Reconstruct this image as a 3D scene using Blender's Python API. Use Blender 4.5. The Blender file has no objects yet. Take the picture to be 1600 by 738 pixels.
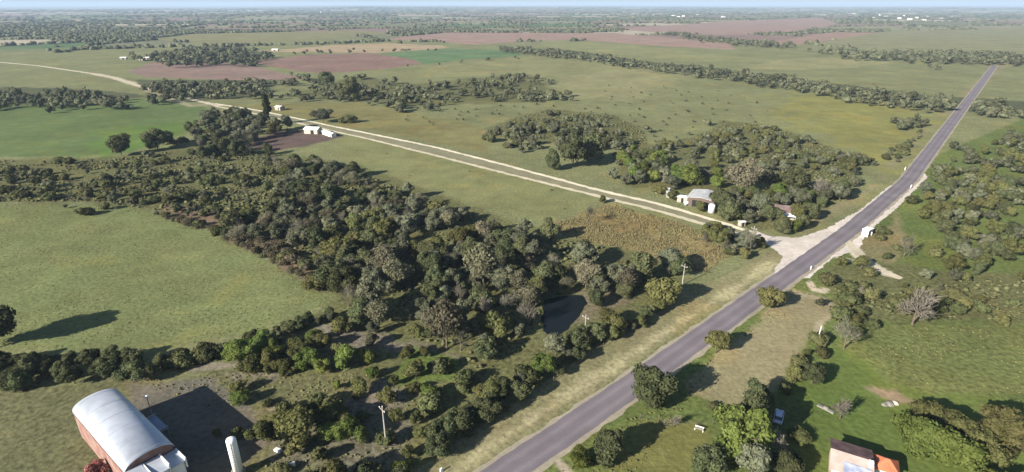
import bpy, bmesh, math, random
import numpy as np
from mathutils import Vector, Matrix

# ------------------------------------------------------------------ camera, sky, sun, exposure
CAM_H = 75.0
PITCH = math.radians(22.5)
FPX = 873.0                                   # focal length in pixels of a 1600 px wide frame
scene = bpy.context.scene
col = scene.collection
cd = bpy.data.cameras.new('camera'); cam = bpy.data.objects.new('camera', cd); col.objects.link(cam)
cd.sensor_width = 36.0; cd.lens = 36.0 * FPX / 1600.0
cd.clip_start = 0.5; cd.clip_end = 200000
cam.location = (0, 0, CAM_H); cam.rotation_euler = (math.pi/2 - PITCH, 0, 0)
scene.camera = cam
SUN_AZ = math.radians(40)                     # direction the light travels over the ground
SUN_EL = math.radians(24)
w = bpy.data.worlds.new('World'); scene.world = w; w.use_nodes = True
nt = w.node_tree; bg = nt.nodes['Background']
sky = nt.nodes.new('ShaderNodeTexSky'); sky.sky_type = 'NISHITA'; sky.sun_disc = False
sky.sun_elevation = SUN_EL
sky.sun_rotation = math.radians(230)          # sun stands behind the camera on the left
sky.air_density = 1.0; sky.dust_density = 0.6; sky.ozone_density = 2.0
nt.links.new(sky.outputs[0], bg.inputs[0]); bg.inputs[1].default_value = 0.05
sl = bpy.data.lights.new('sun', 'SUN'); so = bpy.data.objects.new('sun', sl); col.objects.link(so)
sl.energy = 5.0; sl.angle = math.radians(0.5); sl.color = (1.0, 0.93, 0.82)
ldir = Vector((math.cos(SUN_AZ)*math.cos(SUN_EL), math.sin(SUN_AZ)*math.cos(SUN_EL), -math.sin(SUN_EL)))
so.rotation_euler = ldir.to_track_quat('-Z', 'Y').to_euler()
so.location = (-60, -60, 120)
vs = scene.view_settings
vs.view_transform = 'Standard'; vs.look = 'None'; vs.gamma = 1.0; vs.use_curve_mapping = False
vs.exposure = 1.25
scene.cycles.max_bounces = 6; scene.cycles.diffuse_bounces = 3; scene.cycles.transmission_bounces = 4
scene.cycles.volume_bounces = 0; scene.cycles.transparent_max_bounces = 8

# ------------------------------------------------------------------ helpers
rnd = random.Random(7)
npr = np.random.RandomState(11)
def P(x, y, z=0.0):
    """the place on the plane z that is seen at pixel x, y of the photograph"""
    v = (369 - y)/FPX; u = (x - 800)/FPX
    d = math.sin(PITCH) - v*math.cos(PITCH); f = math.cos(PITCH) + v*math.sin(PITCH)
    s = (CAM_H - z)/max(d, 1e-4)
    return np.array([u*s, f*s])
def pix(X, Y, Z=0.0):
    z = Z - CAM_H
    fw = Y*math.cos(PITCH) - z*math.sin(PITCH); up = Y*math.sin(PITCH) + z*math.cos(PITCH)
    return 800 + FPX*X/fw, 369 - FPX*up/fw
def mpp(x, y):
    v = (369 - y)/FPX
    return CAM_H/(FPX*(math.sin(PITCH) - v*math.cos(PITCH)))
def poly(px, z=0.0): return np.array([P(x, y, z) for x, y in px])

def hash2(ix, iy, seed=0):
    n = (ix.astype(np.int64)*374761393 + iy.astype(np.int64)*668265263 + seed*974634777) & 0x7fffffff
    n = ((n ^ (n >> 13))*1274126177) & 0x7fffffff
    return ((n ^ (n >> 16)) & 0xffff)/65535.0
def vnoise(x, y, seed=0):
    ix = np.floor(x); iy = np.floor(y); fx = x-ix; fy = y-iy
    fx = fx*fx*(3-2*fx); fy = fy*fy*(3-2*fy)
    ix = ix.astype(np.int64); iy = iy.astype(np.int64)
    a = hash2(ix, iy, seed); b = hash2(ix+1, iy, seed); c = hash2(ix, iy+1, seed); d = hash2(ix+1, iy+1, seed)
    return (a*(1-fx)+b*fx)*(1-fy)+(c*(1-fx)+d*fx)*fy
def fbm(x, y, seed=0, oct=4):
    s = 0; a = 0.5; t = 0
    for k in range(oct):
        s = s + a*vnoise(x*2**k, y*2**k, seed+k); t += a; a *= 0.5
    return s/t
def smooth(a, b, x):
    t = np.clip((x-a)/(b-a), 0, 1); return t*t*(3-2*t)
def sdist(pts, pl):
    """signed distance to a polygon, positive inside"""
    n = len(pl); d = np.full(len(pts), 1e18); inside = np.zeros(len(pts), bool)
    x = pts[:, 0]; y = pts[:, 1]
    for i in range(n):
        a = pl[i]; b = pl[(i+1) % n]; e = b-a
        wx = x-a[0]; wy = y-a[1]
        t = np.clip((wx*e[0]+wy*e[1])/(e@e+1e-12), 0, 1)
        d = np.minimum(d, (wx-e[0]*t)**2+(wy-e[1]*t)**2)
        if a[1] != b[1]:
            c = ((a[1] > y) != (b[1] > y)) & (x < (b[0]-a[0])*(y-a[1])/(b[1]-a[1])+a[0])
            inside ^= c
    d = np.sqrt(d)
    return np.where(inside, d, -d)
def terrain(x, y):
    r = np.hypot(x, y); az = np.degrees(np.arctan2(x, y))
    far = smooth(1700, 4500, r)
    z = far*(fbm(x/1800+9, y/1500+3, 5, 3)-0.5)*26
    hz = 26*np.exp(-((az-4)/16)**2) + 26*np.exp(-((az+14)/9)**2) + 20*np.exp(-((az-38)/14)**2)
    z = z + smooth(6000, 13000, r)*hz*(1+0.35*(vnoise(az/3+50, az*0, 4)-0.5))
    return z

def link(name, me, parent=None):
    o = bpy.data.objects.new(name, me); col.objects.link(o)
    if parent: o.parent = parent
    return o
def tag(o, label=None, cat=None, group=None, kind=None):
    if label: o['label'] = label
    if cat: o['category'] = cat
    if group: o['group'] = group
    if kind: o['kind'] = kind
    return o
def thing(name, label, cat, loc=(0, 0, 0), rz=0, group=None):
    o = bpy.data.objects.new(name, None); col.objects.link(o)
    o.location = loc; o.rotation_euler = (0, 0, rz); o.empty_display_size = 0.5
    return tag(o, label, cat, group)

# ------------------------------------------------------------------ materials
def mat(name, color, rough=0.9, metal=0.0, noise=0.0, nscale=1.0, bump=0.0, objrand=0.0, spec=0.2, color2=None, detail=6):
    m = bpy.data.materials.new(name); m.use_nodes = True
    t = m.node_tree; b = t.nodes['Principled BSDF']
    b.inputs['Roughness'].default_value = rough; b.inputs['Metallic'].default_value = metal
    b.inputs['Specular IOR Level'].default_value = spec
    b.inputs['Base Color'].default_value = (*color, 1)
    tc = t.nodes.new('ShaderNodeTexCoord')
    n = t.nodes.new('ShaderNodeTexNoise'); n.inputs['Scale'].default_value = nscale; n.inputs['Detail'].default_value = detail
    t.links.new(tc.outputs['Object'], n.inputs['Vector'])
    if noise:
        c2 = color2 or tuple(c*(1-noise) for c in color)
        r = t.nodes.new('ShaderNodeValToRGB'); t.links.new(n.outputs['Fac'], r.inputs['Fac'])
        r.color_ramp.elements[0].position = 0.35; r.color_ramp.elements[1].position = 0.65
        r.color_ramp.elements[0].color = (*c2, 1)
        r.color_ramp.elements[1].color = (*(min(1, c*(1+noise*0.4)) for c in color), 1)
        t.links.new(r.outputs['Color'], b.inputs['Base Color'])
    if bump:
        bp = t.nodes.new('ShaderNodeBump'); bp.inputs['Strength'].default_value = bump
        t.links.new(n.outputs['Fac'], bp.inputs['Height']); t.links.new(bp.outputs['Normal'], b.inputs['Normal'])
    return m
def foliage_mat(name, color, color2, var=0.35, transl=0.25, attr=False):
    m = bpy.data.materials.new(name); m.use_nodes = True
    t = m.node_tree; t.nodes.clear()
    out = t.nodes.new('ShaderNodeOutputMaterial')
    tc = t.nodes.new('ShaderNodeTexCoord'); oi = t.nodes.new('ShaderNodeObjectInfo')
    n = t.nodes.new('ShaderNodeTexNoise'); n.inputs['Scale'].default_value = 0.9; n.inputs['Detail'].default_value = 5
    t.links.new(tc.outputs['Object'], n.inputs['Vector'])
    r = t.nodes.new('ShaderNodeMapRange'); r.inputs[1].default_value = 0.35; r.inputs[2].default_value = 0.65
    t.links.new(n.outputs['Fac'], r.inputs[0])
    mx = t.nodes.new('ShaderNodeMix'); mx.data_type = 'RGBA'
    mx.inputs[6].default_value = (*color, 1); mx.inputs[7].default_value = (*color2, 1)
    t.links.new(r.outputs[0], mx.inputs[0])
    hs = t.nodes.new('ShaderNodeHueSaturation')
    src = oi.outputs['Random']
    if attr:
        at = t.nodes.new('ShaderNodeAttribute'); at.attribute_name = 'tint'; src = at.outputs['Fac']
    mv = t.nodes.new('ShaderNodeMapRange'); mv.inputs[3].default_value = 1-var; mv.inputs[4].default_value = 1+var
    t.links.new(src, mv.inputs[0]); t.links.new(mv.outputs[0], hs.inputs['Value'])
    m2 = t.nodes.new('ShaderNodeMath'); m2.operation = 'MULTIPLY'; m2.inputs[1].default_value = 7.31
    m3 = t.nodes.new('ShaderNodeMath'); m3.operation = 'FRACT'
    t.links.new(src, m2.inputs[0]); t.links.new(m2.outputs[0], m3.inputs[0])
    mh = t.nodes.new('ShaderNodeMapRange'); mh.inputs[3].default_value = 0.475; mh.inputs[4].default_value = 0.515
    t.links.new(m3.outputs[0], mh.inputs[0]); t.links.new(mh.outputs[0], hs.inputs['Hue'])
    t.links.new(mx.outputs[2], hs.inputs['Color'])
    d = t.nodes.new('ShaderNodeBsdfDiffuse'); tr = t.nodes.new('ShaderNodeBsdfTranslucent')
    ms = t.nodes.new('ShaderNodeMixShader'); ms.inputs[0].default_value = transl
    t.links.new(hs.outputs[0], d.inputs[0]); t.links.new(hs.outputs[0], tr.inputs[0])
    t.links.new(d.outputs[0], ms.inputs[1]); t.links.new(tr.outputs[0], ms.inputs[2])
    t.links.new(ms.outputs[0], out.inputs[0])
    return m
def ground_mat():
    """albedo attribute times noise at three sizes, a tussock grain and a bump"""
    m = bpy.data.materials.new('ground_cover'); m.use_nodes = True
    t = m.node_tree; b = t.nodes['Principled BSDF']; b.inputs['Roughness'].default_value = 1; b.inputs['Specular IOR Level'].default_value = 0.05
    at = t.nodes.new('ShaderNodeAttribute'); at.attribute_name = 'soil_colour'
    tu = t.nodes.new('ShaderNodeAttribute'); tu.attribute_name = 'tussock'
    tc = t.nodes.new('ShaderNodeTexCoord')
    def noise(scale, det, lo, hi, a=0.3, z=0.7, stretch=None):
        n = t.nodes.new('ShaderNodeTexNoise'); n.inputs['Scale'].default_value = scale; n.inputs['Detail'].default_value = det
        n.inputs['Roughness'].default_value = 0.6
        t.links.new(tc.outputs['Object'], n.inputs['Vector'])
        r = t.nodes.new('ShaderNodeMapRange'); r.inputs[1].default_value = a; r.inputs[2].default_value = z
        r.inputs[3].default_value = lo; r.inputs[4].default_value = hi
        t.links.new(n.outputs['Fac'], r.inputs[0]); return r.outputs[0], n.outputs['Fac']
    a1, _ = noise(0.02, 6, 0.82, 1.18); a2, _ = noise(0.12, 5, 0.85, 1.15); a3, f3 = noise(0.9, 5, 0.5, 1.4, 0.33, 0.67)
    # grain scaled by the tussock attribute
    mt = t.nodes.new('ShaderNodeMix'); mt.inputs[2].default_value = 1.0
    t.links.new(tu.outputs['Fac'], mt.inputs[0]); t.links.new(a3, mt.inputs[3])
    m1 = t.nodes.new('ShaderNodeMath'); m1.operation = 'MULTIPLY'; t.links.new(a1, m1.inputs[0]); t.links.new(a2, m1.inputs[1])
    m2 = t.nodes.new('ShaderNodeMath'); m2.operation = 'MULTIPLY'; t.links.new(m1.outputs[0], m2.inputs[0]); t.links.new(mt.outputs[0], m2.inputs[1])
    sc = t.nodes.new('ShaderNodeVectorMath'); sc.operation = 'SCALE'
    t.links.new(at.outputs['Color'], sc.inputs[0]); t.links.new(m2.outputs[0], sc.inputs['Scale'])
    # hue drift between dry and green
    h, _ = noise(0.05, 6, 0.485, 0.513)
    hs = t.nodes.new('ShaderNodeHueSaturation'); t.links.new(h, hs.inputs['Hue']); t.links.new(sc.outputs[0], hs.inputs['Color'])
    t.links.new(hs.outputs[0], b.inputs['Base Color'])
    bp = t.nodes.new('ShaderNodeBump'); bp.inputs['Strength'].default_value = 0.5; bp.inputs['Distance'].default_value = 0.35
    t.links.new(f3, bp.inputs['Height']); t.links.new(bp.outputs['Normal'], b.inputs['Normal'])
    return m

# ------------------------------------------------------------------ mesh helpers
def mesh_np(name, V, F, m=None, smooth_=False):
    """V (n,3), F (k,3) or (k,4) or a list of such arrays"""
    me = bpy.data.meshes.new(name)
    Fs = F if isinstance(F, list) else [F]
    loops = np.concatenate([f.ravel() for f in Fs]); tot = np.concatenate([np.full(len(f), f.shape[1]) for f in Fs])
    me.vertices.add(len(V)); me.vertices.foreach_set('co', np.asarray(V, np.float32).ravel())
    me.loops.add(len(loops)); me.loops.foreach_set('vertex_index', loops.astype(np.int32))
    me.polygons.add(len(tot)); me.polygons.foreach_set('loop_start', np.concatenate([[0], np.cumsum(tot)[:-1]]).astype(np.int32))
    me.update(calc_edges=True)
    if smooth_: me.polygons.foreach_set('use_smooth', np.ones(len(tot), bool))
    if m: me.materials.append(m)
    return me
class MB:
    def __init__(s): s.v = []; s.f = []
    def add(s, vs_, fs):
        o = len(s.v); s.v += [tuple(v) for v in vs_]; s.f += [tuple(i+o for i in f) for f in fs]; return s
    def box(s, x0, x1, y0, y1, z0, z1, rz=0, c=(0, 0)):
        pts = [(x, y, z) for z in (z0, z1) for x, y in ((x0, y0), (x1, y0), (x1, y1), (x0, y1))]
        if rz:
            cs, sn = math.cos(rz), math.sin(rz)
            pts = [(c[0]+(x-c[0])*cs-(y-c[1])*sn, c[1]+(x-c[0])*sn+(y-c[1])*cs, z) for x, y, z in pts]
        return s.add(pts, [(3, 2, 1, 0), (4, 5, 6, 7), (0, 1, 5, 4), (1, 2, 6, 5), (2, 3, 7, 6), (3, 0, 4, 7)])
    def tube(s, p0, p1, r0, r1=None, n=10, cap=True):
        r1 = r0 if r1 is None else r1
        p0 = Vector(p0); p1 = Vector(p1); q = (p1-p0).to_track_quat('Z', 'Y')
        vs_ = []
        for p, r in ((p0, r0), (p1, r1)):
            for i in range(n):
                a = 2*math.pi*i/n; vs_.append(p+q@Vector((r*math.cos(a), r*math.sin(a), 0)))
        fs = [(i, (i+1) % n, n+(i+1) % n, n+i) for i in range(n)]
        if cap: fs += [tuple(range(n-1, -1, -1)), tuple(range(n, 2*n))]
        return s.add(vs_, fs)
    def lathe(s, prof, n=20, c=(0, 0, 0)):
        vs_ = []
        for r, z in prof:
            for i in range(n):
                a = 2*math.pi*i/n; vs_.append((c[0]+r*math.cos(a), c[1]+r*math.sin(a), c[2]+z))
        fs = []
        for k in range(len(prof)-1):
            for i in range(n): fs.append((k*n+i, k*n+(i+1) % n, (k+1)*n+(i+1) % n, (k+1)*n+i))
        fs += [tuple(range(n-1, -1, -1)), tuple(range((len(prof)-1)*n, len(prof)*n))]
        return s.add(vs_, fs)
    def slab(s, quad, th):
        """a roof plane: four corner points, thickness downwards"""
        q = [Vector(p) for p in quad]; lo = [p-Vector((0, 0, th)) for p in q]
        return s.add(q+lo, [(0, 1, 2, 3), (7, 6, 5, 4)]+[(i, 4+i, 4+(i+1) % 4, (i+1) % 4) for i in range(4)])
    def mesh(s, name, m, smooth_=False):
        me = bpy.data.meshes.new(name); me.from_pydata(s.v, [], s.f)
        bm = bmesh.new(); bm.from_mesh(me); bmesh.ops.recalc_face_normals(bm, faces=bm.faces); bm.to_mesh(me); bm.free()
        me.materials.append(m)
        if smooth_: me.polygons.foreach_set('use_smooth', [True]*len(me.polygons))
        return me
    def build(s, name, m, parent=None, smooth_=False): return link(name, s.mesh(name, m, smooth_), parent)

# ------------------------------------------------------------------ ground: one sheet to the horizon
PAST = (0.146, 0.164, 0.068); MEAD = (0.166, 0.174, 0.082); SCRUB = (0.118, 0.120, 0.052)
SOILP = (0.200, 0.142, 0.118); TAN = (0.30, 0.235, 0.15); GREEN = (0.075, 0.120, 0.040); LAWN = (0.106, 0.140, 0.037)
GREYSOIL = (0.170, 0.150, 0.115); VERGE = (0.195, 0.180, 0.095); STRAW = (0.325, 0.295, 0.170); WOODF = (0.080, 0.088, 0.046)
YELG = (0.190, 0.188, 0.064); DARKSOIL = (0.105, 0.075, 0.065); PALE = (0.30, 0.28, 0.19); DUST = (0.42, 0.36, 0.27)
# (outline in photograph pixels, colour, edge softness in metres, tussock grain)
ZONES = [
 ([(0,318),(210,320),(240,330),(330,362),(430,412),(515,464),(505,478),(440,502),(380,522),(300,537),(250,550),(145,545),(-200,540),(-250,330)], PAST, 2.0, 0.55),
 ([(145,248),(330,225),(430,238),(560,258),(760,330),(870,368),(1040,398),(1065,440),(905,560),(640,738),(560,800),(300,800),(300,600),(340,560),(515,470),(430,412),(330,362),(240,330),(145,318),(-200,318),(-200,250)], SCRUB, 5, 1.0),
 ([(300,575),(360,585),(420,580),(470,590),(520,575),(600,590),(690,600),(700,620),(640,640),(560,640),(480,625),(400,640),(330,640),(230,625),(150,640),(145,600)], GREYSOIL, 4, 0.9),
 ([(480,500),(540,505),(600,520),(660,535),(720,560),(640,560),(560,545),(500,535)], GREYSOIL, 3, 0.9),
 ([(560,640),(660,650),(620,738),(420,738),(380,720),(430,690)], (0.15,0.14,0.095), 4, 1.0),
 ([(640,545),(700,560),(730,590),(640,600),(600,585)], LAWN, 4, 0.8),
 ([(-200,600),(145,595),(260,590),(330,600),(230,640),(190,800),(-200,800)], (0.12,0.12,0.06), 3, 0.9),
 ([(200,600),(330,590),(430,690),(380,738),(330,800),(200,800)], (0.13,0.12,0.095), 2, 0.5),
 ([(905,460),(960,452),(990,462),(965,475),(935,486),(908,505),(895,505)], (0.15,0.13,0.08), 4, 0.8),
 ([(245,328),(330,358),(430,408),(515,462),(520,440),(430,382),(340,332),(270,318)], (0.165,0.118,0.078), 2.5, 0.9),
 # verge west of the road: dull grass with a straw-coloured band
 ([(640,745),(700,695),(800,640),(905,565),(1070,455),(1210,393),(1240,400),(1000,565),(745,738)], VERGE, 1.5, 0.6),
 ([(690,740),(800,665),(905,600),(1070,492),(1200,410),(1215,415),(1080,500),(915,612),(810,680),(712,745)], STRAW, 3.0, 0.7),
 ([(1245,372),(1330,325),(1395,268),(1345,300),(1290,325),(1250,355)], VERGE, 2, 0.5),
 ([(1395,268),(1440,222),(1454,205),(1600,80),(1600,60),(1440,200),(1370,262)], VERGE, 2, 0.5),
 # weedy field by the dirt road
 ([(865,350),(950,318),(1075,352),(1105,372),(1140,398),(1105,425),(1065,425),(1010,395),(940,382),(880,368)], (0.20,0.165,0.075), 2.5, 1.0),
 # corral
 ([(392,232),(400,215),(440,205),(505,203),(540,213),(490,226),(440,235)], DARKSOIL, 2.5, 0.4),
 # green crop left
 ([(-200,158),(145,160),(230,152),(262,154),(300,163),(345,176),(330,190),(270,215),(200,240),(145,243),(-200,250)], (0.098,0.135,0.050), 2, 0.3),
 ([(160,205),(260,195),(330,190),(270,215),(200,240),(145,243)], (0.098,0.155,0.040), 14, 0.3),
 # ploughed and sown fields beyond
 ([(200,112),(240,97),(330,94),(400,104),(450,117),(478,124),(400,127),(330,124),(230,121)], SOILP, 4, 0.3),
 ([(385,97),(480,86),(575,83),(640,92),(662,100),(600,108),(510,115),(470,112),(420,103)], (0.19,0.125,0.102), 4, 0.3),
 ([(400,81),(520,71),(600,68),(690,71),(700,75),(640,80),(590,83)], TAN, 6, 0.3),
 ([(590,84),(700,76),(800,79),(815,88),(740,92),(665,101),(640,92)], (0.10,0.155,0.072), 4, 0.2),
 ([(600,62),(640,56),(700,51),(960,52),(1140,68),(1150,78),(1000,70),(900,62),(800,66),(740,70),(680,65)], (0.255,0.175,0.140), 8, 0.2),
 ([(230,62),(300,53),(560,48),(620,52),(480,63),(330,69)], (0.18,0.17,0.08), 8, 0.3),
 ([(960,45),(1130,34),(1280,29),(1310,38),(1240,52),(1120,55),(1010,50)], (0.25,0.175,0.142), 12, 0.2),
 ([(1160,72),(1300,50),(1380,52),(1250,70)], (0.25,0.17,0.13), 12, 0.2),
 ([(840,62),(1000,72),(1100,82),(1210,95),(1100,98),(980,86),(850,74)], (0.19,0.195,0.09), 8, 0.7),
 ([(1160,106),(1220,93),(1300,90),(1400,98),(1330,106),(1230,110)], (0.21,0.205,0.10), 6, 0.3),
 ([(1260,70),(1390,48),(1700,45),(1700,85),(1454,85)], (0.19,0.185,0.095), 8, 0.4),
 # meadow tones
 ([(560,128),(700,100),(860,86),(1000,100),(1080,120),(1000,140),(860,118),(700,120)], (0.182,0.184,0.086), 10, 0.4),
 ([(870,120),(1000,105),(1060,130),(980,160),(880,150)], (0.205,0.198,0.098), 14, 0.4),
 ([(1225,150),(1280,143),(1380,150),(1454,168),(1454,200),(1410,225),(1385,262),(1345,250),(1290,215),(1230,195)], YELG, 34, 0.4),
 ([(330,165),(560,160),(760,200),(760,240),(640,215),(520,195),(470,183)], (0.165,0.155,0.065), 6, 0.5),
 ([(540,215),(650,236),(870,292),(940,315),(850,345),(740,320),(600,270),(520,240)], (0.172,0.176,0.078), 4, 0.4),
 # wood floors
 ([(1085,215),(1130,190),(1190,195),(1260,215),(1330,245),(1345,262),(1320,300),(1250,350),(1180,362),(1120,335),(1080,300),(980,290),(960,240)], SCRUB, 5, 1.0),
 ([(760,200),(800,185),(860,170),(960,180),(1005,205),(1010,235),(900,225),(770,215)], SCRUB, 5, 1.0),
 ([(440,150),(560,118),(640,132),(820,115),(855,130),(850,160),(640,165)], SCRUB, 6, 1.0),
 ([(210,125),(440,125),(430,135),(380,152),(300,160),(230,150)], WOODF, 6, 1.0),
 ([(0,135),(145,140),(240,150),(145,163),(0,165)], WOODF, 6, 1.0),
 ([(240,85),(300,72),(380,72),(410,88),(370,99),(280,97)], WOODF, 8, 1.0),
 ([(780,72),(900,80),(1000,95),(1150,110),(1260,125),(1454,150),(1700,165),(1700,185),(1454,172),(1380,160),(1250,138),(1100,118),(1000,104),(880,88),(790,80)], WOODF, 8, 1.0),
 # east of the road
 ([(800,760),(870,700),(1000,625),(1120,535),(1240,440),(1320,385),(1400,310),(1470,240),(1800,100),(1900,760)], (0.108,0.136,0.042), 1.0, 0.8),
 ([(1080,615),(1075,598),(1120,555),(1190,500),(1215,465),(1240,452),(1295,468),(1306,488),(1272,512),(1245,565),(1200,620),(1150,642)], (0.225,0.200,0.112), 1.6, 0.45),
 ([(1210,760),(1250,690),(1260,650),(1235,600),(1290,560),(1320,545),(1454,605),(1700,640),(1700,760)], LAWN, 3, 0.45),
 ([(1320,540),(1350,515),(1454,505),(1700,510),(1700,620),(1454,612),(1400,600)], (0.130,0.145,0.050), 3, 0.9),
 ([(1000,660),(1090,660),(1120,700),(1080,738),(960,738),(950,700)], (0.145,0.142,0.048), 3, 0.5),
 ([(1330,385),(1390,350),(1400,330),(1420,380),(1390,415),(1350,400)], (0.19,0.17,0.085), 2, 0.6),
 ([(1300,420),(1350,410),(1454,420),(1700,430),(1700,500),(1454,505),(1340,500),(1310,470)], SCRUB, 4, 1.0),
 ([(1258,440),(1270,440),(1275,449),(1296,453),(1290,458),(1270,456)], DUST, 0.6, 0.4),
 ([(1345,603),(1400,612),(1415,622),(1440,628),(1400,634),(1370,618)], (0.24,0.19,0.13), 1.2, 0.5),
 ([(835,735),(850,700),(880,690),(890,700),(870,712),(905,745),(880,745),(862,722)], (0.30,0.26,0.19), 0.9, 0.5),
]
LINES = [  # worn tracks: points, half width m, colour, softness
 ([(1322,372),(1332,388),(1345,402),(1365,416),(1388,428)], 2.0, (0.58,0.53,0.42), 0.5),
 ([(1292,398),(1320,406),(1352,414)], 1.2, (0.42,0.37,0.27), 0.7),
 ([(150,116),(180,122),(206,131)], 4.0, (0.40,0.36,0.26), 2),
 ([(335,162),(300,166),(268,156),(206,131)], 2.5, (0.26,0.24,0.16), 2),
 ([(1235,455),(1290,470),(1307,488),(1280,505),(1276,530)], 0.7, (0.30,0.26,0.17), 0.7),
 ([(300,575),(380,570),(470,555),(520,540)], 0.9, (0.22,0.19,0.15), 0.8),
]
FARC = [(WOODF, .15), ((0.150,0.155,0.09), .15), (SOILP, .25), ((0.34,0.30,0.22), .15), ((0.21,0.20,0.12), .17), ((0.085,0.135,0.06), .13)]
def far_cells(x, y):
    """patchwork of fields beyond the near land: class colour, distance to the field border, woodland mask"""
    a = math.radians(18); X = (x*math.cos(a)+y*math.sin(a))/520.0; Y = (-x*math.sin(a)+y*math.cos(a))/330.0
    wx = X+0.25*(fbm(X*1.3, Y*1.3, 21, 2)-0.5); wy = Y+0.25*(fbm(X*1.3+7, Y*1.3, 22, 2)-0.5)
    ix = np.floor(wx).astype(np.int64); iy = np.floor(wy).astype(np.int64)
    d1 = np.full(x.shape, 9.0); d2 = np.full(x.shape, 9.0); h = np.zeros(x.shape)
    for dx in (-1, 0, 1):
        for dy in (-1, 0, 1):
            jx = ix+dx+0.15+0.7*hash2(ix+dx, iy+dy, 31); jy = iy+dy+0.15+0.7*hash2(ix+dx, iy+dy, 32)
            d = np.maximum(np.abs(wx-jx), np.abs(wy-jy))+0.3*np.hypot(wx-jx, wy-jy)
            hh = hash2(ix+dx, iy+dy, 33)
            n = d < d1
            d2 = np.where(n, d1, np.minimum(d2, d)); h = np.where(n, hh, h); d1 = np.where(n, d, d1)
    c = np.zeros(x.shape+(3,)); acc = 0
    for k, (cc, p) in enumerate(FARC):
        s = (h >= acc) & (h < acc+p+(1e-6 if k < 5 else 1)); c[s] = cc; acc += p
    wood = (h < FARC[0][1]) | (fbm(x/260, y/260, 40, 3) > 0.73)
    border = (d2-d1) < 0.05*(0.5+fbm(x/90, y/90, 41, 2))
    return c, border, wood

def build_ground():
    rs = np.concatenate([[0.5, 10, 22, 34], 44*(70000/44)**(np.linspace(0, 1, 900))])
    az = np.radians(np.concatenate([np.linspace(-180, -58, 40, endpoint=False), np.linspace(-58, 58, 1000), np.linspace(58, 180, 41)[1:-1]]))
    R, A = np.meshgrid(rs, az, indexing='ij')
    X = (R*np.sin(A)).ravel(); Y = (R*np.cos(A)).ravel()
    nr, na = R.shape
    Z = terrain(X, Y)
    V = np.stack([X, Y, Z], 1)
    i = np.arange(nr-1)[:, None]; j = np.arange(na)[None, :]; j2 = (j+1) % na
    F = np.stack([(i*na+j).ravel(), (i*na+j2).ravel(), ((i+1)*na+j2).ravel(), ((i+1)*na+j).ravel()], 1)
    F = F[:, ::-1]
    C = np.empty((len(X), 3)); C[:] = MEAD; T = np.full(len(X), 0.7)
    r = R.ravel()
    f = r > 900
    c, bd, wd = far_cells(X[f], Y[f])
    c[wd] = WOODF; c[bd] = (0.06, 0.07, 0.04)
    k = smooth(1250, 1500, r[f]+300*(fbm(X[f]/200, Y[f]/200, 3, 2)-0.5))[:, None]
    C[f] = C[f]*(1-k)+c*k
    # the nearer rough land east of the far fields
    nz = fbm(X/7, Y/7, 60, 3)-0.5
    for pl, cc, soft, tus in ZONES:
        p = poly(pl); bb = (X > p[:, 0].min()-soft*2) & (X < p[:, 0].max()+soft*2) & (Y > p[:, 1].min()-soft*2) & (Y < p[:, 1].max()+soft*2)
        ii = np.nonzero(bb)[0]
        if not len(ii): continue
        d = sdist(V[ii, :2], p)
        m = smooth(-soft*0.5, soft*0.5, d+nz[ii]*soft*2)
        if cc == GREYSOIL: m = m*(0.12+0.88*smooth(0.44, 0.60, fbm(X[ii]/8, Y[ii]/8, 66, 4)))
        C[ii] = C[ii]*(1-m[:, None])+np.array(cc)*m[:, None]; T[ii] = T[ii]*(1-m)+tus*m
    for pl, hw, cc, soft in LINES:
        p = poly(pl)
        bb = (X > p[:, 0].min()-9) & (X < p[:, 0].max()+9) & (Y > p[:, 1].min()-9) & (Y < p[:, 1].max()+9)
        ii = np.nonzero(bb)[0]; d = np.full(len(ii), 1e9)
        for a, b in zip(p[:-1], p[1:]):
            e = b-a; q = V[ii, :2]-a; t = np.clip((q@e)/(e@e), 0, 1); d = np.minimum(d, np.hypot(*(q-t[:, None]*e).T))
        m = smooth(hw+soft, hw-soft*0.3, d+nz[ii]*soft*2)*0.9
        C[ii] = C[ii]*(1-m[:, None])+np.array(cc)*m[:, None]; T[ii] *= (1-m*0.5)
    # bare and dry patches in the open land
    pm = smooth(0.60, 0.74, fbm(X/16+5, Y/16, 77, 4))*(r < 1300)*0.45
    C = C*(1-pm[:, None])+C*np.array([1.35, 1.15, 0.95])*pm[:, None]
    me = mesh_np('ground', V, F, ground_mat(), True)
    at = me.attributes.new('soil_colour', 'FLOAT_COLOR', 'POINT'); at.data.foreach_set('color', np.concatenate([C, np.ones((len(C), 1))], 1).astype(np.float32).ravel())
    at = me.attributes.new('tussock', 'FLOAT', 'POINT'); at.data.foreach_set('value', T.astype(np.float32))
    tag(link('ground', me), 'rolling farmland of pasture, scrub and ploughed fields reaching the horizon', None, None, 'structure')
build_ground()

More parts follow.
